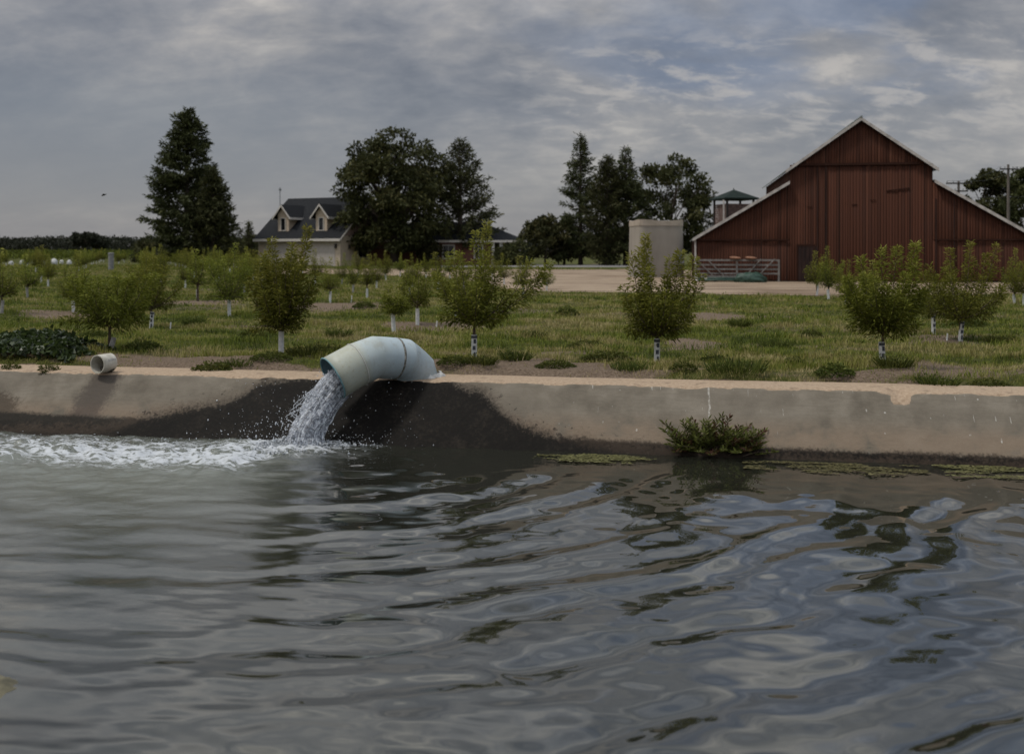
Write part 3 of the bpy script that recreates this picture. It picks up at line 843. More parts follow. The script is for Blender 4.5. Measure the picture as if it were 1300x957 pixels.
for i in range(420):       # spatter thrown up at the foot
    px = 383 + rg.normal()*62 - 25; up = abs(rg.normal())*26*math.exp(-((px-350)/120)**2)
    cs.append(tuple(P(px, 566 - up, 13.33 + rg.normal()*.18))); rad.append(.0025 + .0065*rg.rand()**2.5); stv.append((1, 1, 1 + .6*rg.rand()))
for i in range(160):       # fine drops in front of the wet wall
    cs.append(tuple(P(300 + rg.rand()*240, 480 + rg.rand()*90, 13.35 + rg.rand()*.2))); rad.append(.002 + .003*rg.rand()); stv.append((1, 1, 1.2))
blobs('water_droplets', cs, rad, M['drop'], 'white drops thrown off around the falling stream', 'splash', stv)
# threads
mb = MB(); rg = np.random.RandomState(23)
for i in range(16):
    f0 = rg.rand()*.5; ps = []
    off = 4 + 22*rg.rand(); ln = .2 + .3*rg.rand()
    for k in range(9):
        f = f0 + ln*k/8; py = 470 + min(f, 1)*95
        e = np.interp(py, [470, 500, 530, 565], [418, 396, 376, 366])
        px = e + 6 - off*math.sin(math.pi*min(1, k/8*1.1))*(.3+f) + rg.normal()*1.3
        ps.append(P(px, py + rg.normal()*1.2, 13.64 - .24*min(f, 1) + (i % 5)*.03))
    mb.tube(ps, [.0015+.0045*abs(math.sin(k*1.9+i)) for k in range(9)], 6)
th = mb.build('water_threads', M['drop'], smooth=True); tag(th, 'thin ragged threads of water left of the stream', 'splash', kind='stuff')
# froth mound
cs, rad, stv = [], [], []; rg = np.random.RandomState(29)
base = G(383, 567, WATER)
for i in range(2600):
    a = rg.rand()*6.283; q = abs(rg.normal())*.32
    x = base.x + math.cos(a)*q*1.5 - .15*rg.rand(); y = base.y + math.sin(a)*q*.8
    h_ = .13*math.exp(-(q/.26)**2)*rg.rand()
    cs.append((x, y, WATER + .02 + h_)); s = .003 + .013*rg.rand()**3; rad.append(s); stv.append((1.3, 1.3, .7 + 1.2*rg.rand()))
for i in range(500):
    d = rg.rand()**1.3*4.2; cxw, cyw = to_world(S[0]-d, S[1] - .35 - .03*d + .10*math.sin(-d*1.3) + rg.normal()*.22)
    cs.append((cxw, cyw, WATER + .03 + .03*rg.rand())); rad.append(.003 + .007*rg.rand()**2); stv.append((2.0, 1.5, .5))
blobs('froth', cs, rad, M['froth'], 'white froth churned where the stream lands', 'foam', stv)

# ------------------------------------------------------------------ small pipe stub on the wall
c0 = P(123.5, 462.5, 14.86); axis_ = Vector((.40, .91, .02)).normalized(); r0 = .135
stub = empty('pipe_stub', (c0.x, c0.y, c0.z - r0)); tag(stub, 'short cream plastic pipe end lying on the sandy wall top', 'pipe')
bm = bmesh.new(); n = 36
R1 = [ring_pts(c0, axis_, r0, n), ring_pts(c0 + axis_*.05, axis_, r0, n), ring_pts(c0 + axis_*.25, axis_, r0, n)]
R2 = [ring_pts(c0, axis_, r0-.013, n), ring_pts(c0 + axis_*.25, axis_, r0-.013, n)]
seq = [[bm.verts.new(p) for p in r] for r in (R1[2], R1[1], R1[0], R2[0], R2[1])]
for a, b in zip(seq, seq[1:]):
    for k in range(n): bm.faces.new((a[k], a[(k+1) % n], b[(k+1) % n], b[k])).smooth = True
bm.faces.new(seq[-1])
bmesh.ops.recalc_face_normals(bm, faces=bm.faces)
for r in (seq[2], seq[3]):
    for k in range(n): bm.edges.get((r[k], r[(k+1) % n])).smooth = False
me = bpy.data.meshes.new('tube'); bm.to_mesh(me); bm.free()
o = link('tube', me, M['small_pipe']); o.parent = stub; o.matrix_parent_inverse = Matrix.Translation(stub.location).inverted()
mb = MB()
s_ = axis_.cross(Vector((0, 0, 1))).normalized()
for k in range(5):      # faded printed dashes on the tube's side
    for j in range(2):
        a = .35 + .13*j; p = c0 + axis_*(.09 + .03*k); nrm = (s_*math.cos(a) + Vector((0, 0, 1))*math.sin(a))
        mb.bar(p + nrm*(r0+.001), p + axis_*.022 + nrm*(r0+.001), .012, .002, up=nrm)
o = mb.build('faded_print', M['guard_dirty']); o.parent = stub; o.matrix_parent_inverse = Matrix.Translation(stub.location).inverted()
dirt = blobs  # (soil inside the tube)
bm = bmesh.new(); bmesh.ops.create_icosphere(bm, subdivisions=2, radius=.11)
for v_ in bm.verts: v_.co.z *= .5
me = bpy.data.meshes.new('soil_plug'); bm.to_mesh(me); bm.free()
o = link('soil_plug', me, M['mud'], stub); o.location = axis_*.2 + Vector((0, 0, .05))

# ------------------------------------------------------------------ near rock at the bottom-left corner
bm = bmesh.new(); bmesh.ops.create_icosphere(bm, subdivisions=4, radius=.2)
for v_ in bm.verts:
    k = .75 + .6*float(fbm(v_.co.x*9+3, v_.co.y*9+v_.co.z*7, 4, 6)); v_.co *= k; v_.co.z *= .45
me = bpy.data.meshes.new('rock'); bm.to_mesh(me); bm.free()
for p in me.polygons: p.use_smooth = True
g = G(-4, 872, WATER)
tag(link('rock', me, M['rock'], None, (g.x - .05, g.y, WATER - .05)), 'mossy brown rock breaking the water at the near left corner', 'rock')

# ------------------------------------------------------------------ grass
def grass():
    rng = np.random.RandomState(101); N = 760000
    t = rng.rand(N); d0, d1 = 12.2, 120.
    Y = 1/np.sqrt((1-t)/d0**2 + t/d1**2) if False else d0*(d1/d0)**(t**1.15)
    X = (rng.rand(N)*2-1)*(Y*.62 + 2.5)
    u, v = to_wall(X, Y)
    ga = grass_amount(X, Y)
    keep = (v > .80) & (rng.rand(N) < np.clip(ga*1.25 + .02, .03, 1)) & ~inside(YARD, X, Y) & ~((np.abs(X) < 30) & (Y > 97) & (Y < 128) & (X > -20) & (X < 16))
    X, Y, u, v, ga = X[keep], Y[keep], u[keep], v[keep], ga[keep]
    n = len(X); dist = Y
    pat = fbm(u*.8, v*1.2, 4, 131); pat2 = fbm(u*.25, v*.35, 3, 137); tall = fbm(u*1.6, v*2.2, 3, 139)
    h = (.035 + .095*sstep(.42, .78, tall) + .05*rng.rand(n))*(.7 + .5*rng.rand(n))*(1 + .004*(dist-14))
    h *= np.where(v < 1.6, .75, 1)
    w = (.0055 + .004*rng.rand(n))*(dist/14)**.95
    yaw = rng.rand(n)*6.283; lean = .25 + .65*rng.rand(n)
    z = ground_z(X, Y)
    px, py = np.cos(yaw), np.sin(yaw); sx, sy = -py, px
    V = np.empty((n, 5, 3))
    b = np.stack([X, Y, z-.01], -1); side = np.stack([sx, sy, 0*sx], -1)*w[:, None]*.5
    V[:, 0] = b-side; V[:, 1] = b+side
    mid = b + np.stack([px*lean*h*.3, py*lean*h*.3, h*.6], -1)
    V[:, 2] = mid+side*.8; V[:, 3] = mid-side*.8
    V[:, 4] = b + np.stack([px*lean*h*.95, py*lean*h*.95, h*(1-.25*lean)], -1)
    o = np.arange(n)*5
    F4 = np.stack([o, o+1, o+2, o+3], -1); F3 = np.stack([o+3, o+2, o+4], -1)
    dry = sstep(.44, .62, pat)*.46 + sstep(.45, .7, pat2)*.16 + sstep(.5, .7, fbm(u*2.5, v*3.5, 3, 163))*.16
    dry = dry + .25*np.exp(-((v-2.2)/1.8)**2)
    dark = sstep(.50, .68, fbm(u*.55+11, v*1.3, 4, 151))
    tint = np.clip(.20 + dry - .32*dark + rng.normal(size=n)*.13, 0, 1)
    return mk_mesh('field_grass', V.reshape(-1, 3), F4, F3, tint=np.repeat(tint, 5))
tag(link('field_grass', grass(), M['grass']), 'rough green and straw coloured grass over the field', 'grass', kind='stuff')

# ------------------------------------------------------------------ weeds
def weed_mesh(seed, r=.35, h=.22, n=650, leaf=(.06, .035), broad=False):
    rng = np.random.RandomState(seed)
    a = rng.rand(n)*6.283; q = np.sqrt(rng.rand(n))*r
    zz = h*(1-(q/r)**2)*(.35 + .75*rng.rand(n)) + .01
    Q = np.stack([np.cos(a)*q, np.sin(a)*q, zz], -1)
    D = np.stack([np.cos(a), np.sin(a), .5 + 0*a], -1)*.6 + rng.normal(size=(n, 3))*.6
    if broad: D[:, 2] = D[:, 2]*.4
    V, Fq = leaf_quads(Q, D, leaf[0]*(.7 + .7*rng.rand(n)), leaf[1]*(.7 + .7*rng.rand(n)), rng)
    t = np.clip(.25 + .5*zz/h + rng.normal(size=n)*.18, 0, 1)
    return mk_mesh('weed', V, Fq, tint=np.repeat(t, 4))
def tuft_mesh(seed, r=.22, h=.30, n=260):
    rng = np.random.RandomState(seed); a = rng.rand(n)*6.283; q = np.sqrt(rng.rand(n))*r
    Q = np.stack([np.cos(a)*q, np.sin(a)*q, 0*a], -1)
    D = np.stack([np.cos(a)*.5*q/r, np.sin(a)*.5*q/r, 1+0*a], -1) + rng.normal(size=(n, 3))*.22
    L = h*(.35 + .65*rng.rand(n)); V, Fq = leaf_quads(Q, D, L, .010 + .010*rng.rand(n), rng)
    m = 160; k = rng.choice(n, m); P2 = Q[k] + unit(D[k])*(L[k]*(.5 + .5*rng.rand(m)))[:, None]
    V2, F2 = leaf_quads(P2, rng.normal(size=(m, 3)) + np.array([0, 0, .5]), .03 + .03*rng.rand(m), .014 + .012*rng.rand(m), rng)
    t = np.concatenate([np.repeat(np.clip(.45 + rng.normal(size=n)*.25, 0, 1), 4), np.repeat(np.clip(.6 + rng.normal(size=m)*.25, 0, 1), 4)])
    return mk_mesh('weed', np.concatenate([V, V2]), np.concatenate([Fq, F2+len(V)]), tint=t)
WEED = [weed_mesh(1, .30, .20, 760, (.055,.032)), tuft_mesh(2), weed_mesh(3, .34, .15, 950, (.05,.024)), tuft_mesh(4, .3, .24, 330), weed_mesh(5, .24, .26, 420, (.06,.025))]
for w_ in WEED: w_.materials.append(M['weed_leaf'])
weeds = [
 (180,447,1.3,'dark leafy weed mound right of the leaning grey trunk guard'),
 (247,412,1.25,'low dark shrubby weed near the white stake at left'),
 (345,463,1.0,'green weed clump just left of the large pipe mouth'),
 (398,458,1.35,'leafy weed clump behind the large pipe mouth'),
 (14,468,.8,'weed at the left end of the wall top below the vines'),
 (268,470,1.1,'spreading weed on bare soil behind the wall, left of the black stain'),
 (655,462,1.1,'dark weed clump just right of the fourth front row guard'),
 (770,455,1.3,'dark green weed patch left of the two plumed tree'),
 (935,478,1.5,'broad weed clump at the wall edge left of the notch'),
 (1010,464,.9,'yellowish weed left of the front right tree guard'),
 (905,462,.9,'small weed right of the two plumed tree guard'),
 (940,415,1.2,'weed beside the bare soil patch in the open grass'),
 (1230,412,1.3,'weed below the tree at the right end of the second row'),
 (1270,434,1.1,'weed by the right frame edge on the grass'),
 (720,402,1.3,'low weed in the middle of the open grass'),
 (575,470,.8,'weed close to the right end of the large pipe'),
 (1135,478,1.1,'weed against the wall below the front right tree'),
 (745,438,1.2,'weed mound on the open grass left of the plumed tree'),
]
weeds += [
 (300,466,.9,'straw tinged weed tuft just left of the dark clump by the pipe mouth'),
 (62,470,.8,'weed tuft at the wall edge below the vine mound'),
 (462,392,1.2,'weed tuft in the grass left of the small guards above the pipe'),
 (612,470,1.0,'weed at the wall edge below the fourth front row tree'),
 (705,470,.9,'thin weed tuft on the soil strip left of the wall centre'),
 (800,472,1.0,'weed tuft on the soil strip left of the plumed tree guard'),
 (868,475,.8,'little weed at the wall edge right of the plumed tree guard'),
 (1060,480,1.0,'weed tuft at the wall edge left of the notch'),
 (1190,487,1.1,'weed tuft at the wall edge right of the notch'),
 (1255,488,1.0,'weed at the wall edge near the right frame edge'),
 (985,440,1.1,'weed tuft in the green grass right of the bare patch'),
 (1030,425,1.0,'pale weed tuft in the grass left of the front round tree'),
 (320,432,1.2,'weed tuft below the plume tree left of the pipe'),
 (430,430,1.1,'weed tuft in the grass above the pipe mouth'),
 (120,428,1.0,'weed under the bushy left tree'),
 (680,425,1.0,'weed tuft left in the open grass, right of the long branched tree'),
]
for i, (a, b, s, lab) in enumerate(weeds):
    g = G(a, b); z = float(ground_z(g.x, g.y))
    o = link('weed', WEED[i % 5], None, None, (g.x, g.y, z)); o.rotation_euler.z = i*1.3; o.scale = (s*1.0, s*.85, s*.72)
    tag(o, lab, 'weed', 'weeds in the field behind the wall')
# vine patch: rounded leaves in a mound along the wall at left
rng = np.random.RandomState(55); n = 5200
u = -11.5 + 4.7*rng.rand(n)**.9; vv = 1.05 + 1.5*rng.rand(n)
top_ = .34*np.clip(1-((vv-1.75)/1.0)**2, 0, 1)*(.55 + .8*fbm(u*1.3, vv*1.3, 3, 15))*sstep(-7.35, -8.1, u + (fbm(u*2, vv*2, 2, 8)-.5)*1.2)
X, Y = to_world(u, vv); Q = np.stack([X, Y, ground_z(X, Y) + top_*(.5 + .5*rng.rand(n)) + .01], -1)
ok = top_ > .03; Q = Q[ok]; n = len(Q)
D = np.stack([rng.normal(size=n), -.6 + rng.normal(size=n)*.8, -.15 + .5*rng.normal(size=n)], -1)
V, Fq = leaf_quads(Q, D, .085 + .05*rng.rand(n), .075 + .04*rng.rand(n), rng, .1)
vm = mk_mesh('vine_patch', V, Fq, tint=np.repeat(np.clip(.4 + rng.normal(size=n)*.25, 0, 1), 4))
tag(link('vine_patch', vm, M['vine_leaf']), 'dark broad leaved vine mound at the left end of the wall', 'vine')

# oleander-like bush growing at the waterline
def bush():
    rng = np.random.RandomState(66); Ps, Ds, Ts = [], [], []
    mb = MB()
    for i in range(120):
        ex = (rng.rand()*2-1); hx = .58*(ex); hh = (.06 + .44*rng.rand()**1.2)*(1-.45*abs(ex)**1.6)
        st = np.array([hx*.55 + rng.normal()*.05, .0 + rng.normal()*.05, 0]); en = np.array([hx + rng.normal()*.07, -.10 + rng.normal()*.14, hh])
        mb.tube([tuple(st), tuple((st+en)/2 + np.array([0, 0, .03])), tuple(en)], [.006, .005, .003], 5)
        T = unit(en-st)
        red = rng.rand() < .18
        for k in range(30):
            f = .35 + .68*k/29; p = st + (en-st)*f
            a = k*2.4 + i; d = unit(np.array([math.cos(a), math.sin(a), .25]) + T*.6*(.5 + f))
            Ps.append(p); Ds.append(d); Ts.append((.1 if red else .5) + rng.normal()*.18)
    Ps = np.array(Ps); n = len(Ps)
    V, Fq = leaf_quads(Ps, np.array(Ds), .055 + .05*rng.rand(n), .019 + .010*rng.rand(n), rng, .1)
    me = mk_mesh('foliage', V, Fq, tint=np.repeat(np.clip(Ts, 0, 1), 4))
    return me, mb
gb = G(905, 577, WATER); bx, by = gb.x, gb.y
root = empty('waterside_bush', (bx, by, WATER + .02), -WANG); tag(root, 'leafy green bush growing from the foot of the canal wall', 'bush')
me, mb = bush(); link('foliage', me, M['oleander_leaf'], root); mb.build('stems', M['orchard_bark'], root)

# algae mats
def algae(cx_px, cy_px, hw, hd, n, seed, label):
    rng = np.random.RandomState(seed); c = G(cx_px, cy_px, WATER); cu, cv = to_wall(c.x, c.y)
    u = cu + (rng.rand(n)*2-1)*hw; v = cv + (rng.rand(n)*2-1)*hd
    m = fbm(u*2.6, v*9, 5, seed)-.37-.22*(((u-cu)/hw)**2 + ((v-cv)/hd)**2) + .10*rng.rand(n)-.05
    k = m > 0; u, v = u[k], v[k]; n = len(u); v = np.minimum(v, EDGE - .05)
    X, Y = to_world(u, v)
    s = .004 + .014*rng.rand(n)**1.5; a = rng.rand(n)*6.283
    V = np.empty((n, 5, 3)); zz = WATER + .010 + .006*rng.rand(n)
    for j in range(5):
        q = s*(.6 + .7*rng.rand(n)); V[:, j, 0] = X + np.cos(a + 1.2566*j)*q*1.8; V[:, j, 1] = Y + np.sin(a + 1.2566*j)*q; V[:, j, 2] = zz + .004*rng.rand(n)
    o = np.arange(n)*5
    me = mk_mesh('algae_mat', V.reshape(-1, 3), np.stack([o, o+1, o+2, o+3], -1), np.stack([o, o+3, o+4], -1), tint=np.repeat(np.clip(.5 + rng.normal(size=n)*.25, 0, 1), 5))
    tag(link('algae_mat', me, M['algae']), label, 'algae', 'algae mats along the foot of the wall')
algae(755, 583, .75, .26, 2600, 201, 'thin yellow green algae streak floating left of the bush')
algae(1060, 596, 1.05, .34, 5200, 202, 'largest yellow green algae mat, below the wall right of the bush')
algae(1262, 600, .65, .36, 3000, 203, 'algae mat by the right frame edge at the wall foot')

# ------------------------------------------------------------------ orchard
def place_tree(px, py, crown, trunk, label, sc=(1, 1, 1), rz=0, guard='white', gh=1.0, lean=0.0, z0=None, printed=False, group='young trees of the orchard'):
    g = G(px, py); z = float(ground_z(g.x, g.y)) if z0 is None else z0
    root = empty('young_tree', (g.x, g.y, z)); tag(root, label, 'tree', group)
    c = link('crown', crown, None, root); c.scale = sc; c.rotation_euler.z = rz
    t = link('trunk', trunk, None, root); t.scale = sc; t.rotation_euler.z = rz
    if guard:
        q = link('trunk_guard', GUARD if guard == 'white' else GUARD_D, None, root)
        q.scale = (1, 1, gh); q.rotation_euler = (0, lean, .3*rz)
        if printed:
            for pm in GPRINT: link('printed_block', pm, None, q)
    return root

def px2m(py): return (CAMZ*F/(py-HZ))/F      # metres per photo pixel at that base row
def own(seed, px, py, top, width, **kw):
    k = px2m(py); h = (py-top)*k; w = width*k
    pl = [((a-px)*k, 0.0 + .1*math.sin(a), (py-b)*k, wt) for a, b, wt in kw.pop('plumes', [])]
    return orchard_mesh(seed, h, w, plumes=pl, **kw)
front = [
 (139,450, own(301,139,450,325,118, n_whip=20, nleaf=6600, low=.38), 'bushy young tree above a leaning grey trunk guard near the cream pipe stub', 'grey', .62, .32, False),
 (357,457, own(302,360,457,310,92, n_whip=20, nleaf=7500, low=.36, plumes=[(392,297,1.6),(350,312,1.2),(375,318,1.0),(335,330,1)]), 'young tree with a tall right hand plume rising across the garage', 'white', 1.0, 0, False),
 (602,459, own(303,602,459,315,100, n_whip=17, nleaf=6200, low=.50, plumes=[(618,288,1.6),(604,300,1.0),(698,338,.9),(685,345,.8),(672,335,.8),(575,325,.9)]), 'young tree with a long branch reaching right, right of the big pipe', 'white', 1.0, 0, True),
 (834,462, own(304,838,462,335,98, n_whip=19, nleaf=7000, low=.37, plumes=[(822,302,2.4),(818,318,1.6),(806,325,1.1),(868,322,1.8),(855,328,1.2),(884,330,1.2),(895,350,.8)]), 'two plumed young tree in front of the tan tank', 'white', 1.0, 0, True),
 (1121,467, own(305,1121,467,318,118, n_whip=22, nleaf=9000, low=.48, plumes=[(1160,312,1.2),(1118,318,1.0),(1140,316,1.0)]), 'full round young tree nearest the notch, in front of the barn', 'white', 1.0, -.06, True),
 (192,417, own(306,194,417,318,74, n_whip=16, nleaf=3600, low=.37), 'young tree over a white guard just right of the left bushy tree', 'white', .95, .06, True),
 (291,404, own(307,291,404,316,64, n_whip=15, nleaf=3200, low=.37, plumes=[(300,313,.8)]), 'young tree in front of the pale house corner, left of the garage', 'white', 1.1, 0, False),
 (500,421, own(308,494,418,352,40, n_whip=9, nleaf=1500, low=.37), 'small dark young tree with a white guard above the top of the big pipe', 'white', 1.05, -.05, False),
 (530,411, own(309,536,411,326,52, n_whip=11, nleaf=2200, low=.40), 'slender young tree just right of the big pipe top, below the oak', 'white', 1.0, 0, False),
 (1219,431, own(310,1225,431,318,108, n_whip=18, nleaf=6200, low=.37, plumes=[(1240,308,1.2),(1210,316,1),(1272,310,.9),(1256,322,1)]), 'wide young tree right of the front round tree, before the barn eave', 'white', 1.0, .10, True),
 (1185,422, own(311,1185,422,335,50, n_whip=8, nleaf=1200, low=.37), 'thin young tree between the two large trees at right', 'white', 1.05, 0, True),
]
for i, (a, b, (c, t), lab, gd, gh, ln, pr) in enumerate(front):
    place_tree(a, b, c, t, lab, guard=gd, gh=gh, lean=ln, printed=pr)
VAR = [orchard_mesh(400+i, 1.55, w_, n_whip=nw, nleaf=nl, low=.32+.05*i, bias=(.12*math.sin(i*2.2), 0), plumes=[(.18*math.sin(i*3+1)*w_, .1, 1.78, 1.5), (-.3*w_*math.cos(i), -.1, 1.5, 1.1), (.38*w_*math.cos(i*1.7), 0, 1.35, .9)]) for i, (w_, nw, nl) in enumerate(((1.0, 13, 1900), (1.25, 16, 2300), (.8, 10, 1500), (1.1, 12, 2000), (.65, 9, 1200)))]
mid = [  # px, base py, height px, width px, label
 (93,396,74,40,'young tree partly behind the left bushy tree'),
 (183,388,64,40,'young tree behind the guard tree at left, paler crown'),
 (35,379,52,34,'small tree with white guard below the white sacks'),
 (61,364,40,26,'little tree with white guard right of the white sacks'),
 (251,382,64,36,'young tree below the big left conifer, right of its trunk'),
 (235,366,46,24,'narrow young tree right under the big left conifer'),
 (310,372,56,42,'young tree just left of the garage corner'),
 (322,357,38,26,'small tree against the garage left wall'),
 (419,385,56,32,'dark spindly tree before the right end of the garage'),
 (466,379,54,26,'slim tree before the oak left edge with white guard'),
 (434,361,38,20,'small thin tree at the right corner of the garage'),
 (490,356,36,26,'small tree under the oak crown'),
 (400,362,44,26,'pale small tree before the garage door'),
 (578,403,70,42,'young tree hidden partly by the long branched tree'),
 (664,379,52,34,'young tree at the left end of the farmyard'),
 (694,369,34,22,'small sprig tree at the edge of the bare yard'),
 (1052,380,64,40,'young tree before the small barn door'),
 (1037,375,54,30,'thin tree left of the small barn door'),
 (1074,388,56,34,'young tree hidden left behind the round front tree'),
 (1102,398,64,36,'young tree hidden behind the round front tree'),
 (1288,386,68,34,'bare stemmed young tree near the right frame edge'),
 (1300,388,64,40,'young tree cut by the right frame edge'),
 (2,400,80,44,'young tree cut by the left frame edge'),
 (524,366,42,24,'small tree under the oak right of its trunk'),
 (556,368,46,26,'small tree before the porch of the house'),
 (640,361,38,24,'small tree before the porch columns'),
 (448,372,46,26,'small tree right of the garage beside a white stake'),
]
for i, (a, b, h, w, lab) in enumerate(mid):
    k = px2m(b); c, t = VAR[i % 5]; vw = (1.0, 1.25, .8, 1.1, .65)[i % 5]
    place_tree(a, b, c, t, lab, sc=(w*k/vw, w*k/vw, h*k/1.75), rz=i*1.9, guard='dirty' if i % 4 == 2 else 'white', gh=.85+.25*((i*37) % 10)/10, lean=.11*math.sin(i*2.1))
for i, (a, b, h, w) in enumerate(((345,371,50,30),(368,353,30,20),(455,351,30,20),(478,366,42,26),(508,352,30,20),(541,353,30,18),(571,357,36,22),(589,367,44,26),(611,373,44,26),(625,355,30,20),(384,349,26,18),(520,378,46,26))):
    k = px2m(b); c, t = VAR[(i*3+1) % 5]; vw = (1.0, 1.25, .8, 1.1, .65)[(i*3+1) % 5]
    place_tree(a, b, c, t, 'small slender sapling in the loose rows before the garage and the oak', sc=(w*k/vw, w*k/vw, h*k/1.75), rz=i*1.3, gh=.9, lean=.1*math.sin(i*3.1), group='saplings in the loose rows before the house')
# the distant rows, all alike
rng = np.random.RandomState(88); far_pts = []
for r in range(6, 26):
    v = 2.6 + 5.6*r
    for k in range(-75, 12):
        u = k*3.3 + 1.1 + rng.normal()*.25
        x, y = to_world(u, v + rng.normal()*.3)
        px = 650 + F*x/y
        if y < 45 or px < -220 or px > 345 - (y-45)*.0: continue
        if px > 305 and y > 95: continue
        if rng.rand() < .12: continue
        if y > 52 and (133 < px < 150 or 8 < px < 34 or 61 < px < 95): continue
        far_pts.append((x, y))
far_pts.sort(key=lambda q: q[1]); far_pts = far_pts[:262]
for i, (x, y) in enumerate(far_pts):
    root = empty('young_tree', (x, y, 0)); tag(root, 'small young tree with white trunk guard in the distant left rows', 'tree', 'small young trees of the distant left rows')
    c, t = VAR[i % 5]; s = .85 + .3*rng.rand()
    for me, nm in ((c, 'crown'), (t, 'trunk')):
        o = link(nm, me, None, root); o.scale = (1.15, 1.15, s); o.rotation_euler.z = i*2.3
    link('trunk_guard', GUARD, None, root)
# white irrigation stakes
for a, b, hpx, lab in ((216,418,9,'short white stake in the grass right of the left guard tree'),(446,385,9,'short white stake right of the garage in the grass'),(554,412,8,'short white stake right of the big pipe in soil'),(1202,431,9,'short white stake between two right hand guards')):
    g = G(a, b); k = px2m(b); mb = MB(); mb.tube([(0, 0, -.03), (.01, 0, hpx*k*.6), (.015, 0, hpx*k)], [.016, .016, .013], 8)
    o = mb.build('stake', M['guard']); o.location = (g.x, g.y, float(ground_z(g.x, g.y))); tag(o, lab, 'stake', 'white stakes in the orchard')
# white sacks and grey standpipe far left
for i, (a, b, s, lab) in enumerate(((14,337,.40,'white sack farthest left among the distant trees'),(28,336,.42,'white sack second from the left among distant trees'),(69,336,.55,'largest white sack among the distant trees'),(78,335,.36,'white sack touching the right side of the largest sack'),(88,336,.42,'white sack at the right end of the row of sacks'))):
    bm = bmesh.new(); bmesh.ops.create_icosphere(bm, subdivisions=3, radius=1)
    for v_ in bm.verts:
        v_.co *= .85 + .4*float(fbm(v_.co.x*1.8 + i*7, v_.co.y*1.8 + v_.co.z*1.5, 3, 33)); v_.co.z = max(v_.co.z, -.6)
    me = bpy.data.meshes.new('white_sack'); bm.to_mesh(me); bm.free()
    g = G(a, b); o = link('white_sack', me, M['white_sack'], None, (g.x, g.y, .5*s)); o.scale = (s*.66, s*.6, s*.8)
    tag(o, lab, 'sack', 'white sacks in the distant orchard')
g = G(141, 343); root = empty('standpipe', (g.x, g.y, 0)); tag(root, 'grey concrete standpipe among the distant left trees', 'standpipe')
MB().tube([(0, 0, -.1), (0, 0, 1.40)], .235, 18).build('shaft', M['concrete_post'], root)
MB().tube([(0, 0, 1.40), (0, 0, 1.50), (0, 0, 1.53)], [.265, .265, .2], 18).build('cap', M['concrete_post'], root)

# far row crops beyond (stuff) and far wood
def card_field(name, n, zfun, xr, yr, size, mat, label, cat, seed, tint0=.5):
    rng = np.random.RandomState(seed)
    X, Y, Z = zfun(rng, n)
    Q = np.stack([X, Y, Z], -1); D = rng.normal(size=(len(Q), 3))
    V, Fq = leaf_quads(Q, D, size*(.6 + .8*rng.rand(len(Q))), size*.7*(.6 + .8*rng.rand(len(Q))), rng)
    t = np.clip(tint0 + rng.normal(size=len(Q))*.2, 0, 1)
    tag(link(name, mk_mesh(name, V, Fq, tint=np.repeat(t, 4)), M[mat]), label, cat, kind='stuff')
def far_rows(rng, n):
    Y = 150 + 180*rng.rand(n)**1.3; px = -420 + 760*rng.rand(n); X = (px-650)/F*Y
    u = X*WC + 0*Y; Z = .45 + 1.25*rng.rand(n)*(.65 + .5*vnoise(X*.45, Y*.2, 2))
    return X, Y, Z
card_field('far_orchard', 48000, far_rows, None, None, .34, 'orchard_leaf', 'green strip of far orchard rows before the dark wood', 'orchard', 61, .10)
def wood(rng, n):
    px = -500 + 2300*rng.rand(n); Y = 560 + 60*rng.rand(n); X = (px-650)/F*Y
    crown = 6.4 + 2.4*vnoise(X*.16, 0*X, 4) + 1.0*vnoise(X*.5, 0*X + 3, 6) + .7*np.abs(np.sin(X*.33))
    Z = crown*(.02 + .98*rng.rand(n)**.9)
    return X, Y, Z
card_field('far_wood', 135000, wood, None, None, 1.35, 'far_leaf', 'dark grey green wood along the horizon', 'wood', 62, .40)

# ------------------------------------------------------------------ large trees
D_ = 118.0
def at(px, Y): return ((px-650)/F*Y, Y, 0)
mpp = D_/F
def prof(*pts):
    xs_ = [p[0] for p in pts]; ys_ = [p[1] for p in pts]
    return lambda f: float(np.interp(f, xs_, ys_))
big_tree('conifer_tree', at(237,114), 17.4, prof((0,3.6),(.12,4.6),(.3,4.6),(.5,3.6),(.7,2.5),(.88,1.45),(1,.35)), 'tallest dark conifer at the far left with pointed top', 'conifer', 11, 24000, 'needle', .55, .42, 1.4, .12, gaps=.35)
big_tree('conifer_tree', at(270,112), 10.6, prof((0,3.0),(.2,3.1),(.5,2.2),(.75,1.2),(1,.1)), 'broader lower conifer leaning out right of the tallest conifer', 'conifer', 12, 12000, 'needle', .5, .25, 1.0, -.1, gaps=.5)
big_tree('conifer_tree', at(316,128), 5.4, prof((0,1.0),(.3,.9),(1,.1)), 'tiny spire shaped conifer left of the garage', 'conifer', 13, 1800, 'needle', .34, .12, .3, .1)
for (a, Y, h, w, sd, lab) in ((326,134,3.3,2.2,14,'rounded dark shrub left of the garage wall'),(303,136,3.0,2.2,15,'dark shrub under the small spire conifer'),(190,140,3.0,2.6,16,'dark shrub below the left side of the tallest conifer')):
    big_tree('shrub', at(a, Y), h, prof((0,w*.7),(.4,w),(.8,w*.7),(1,w*.2)), lab, 'leafy', sd, 2200, 'oak_leaf', .38, .1, .2, cat='shrub')
big_tree('oak_tree', at(500,116), 15.2, prof((0,4.2),(.15,5.4),(.45,6.3),(.7,5.8),(.88,4.0),(1,1.4)), 'huge dark rounded oak in front of the house', 'leafy', 17, 22000, 'oak_leaf', .46, .55, 2.0)
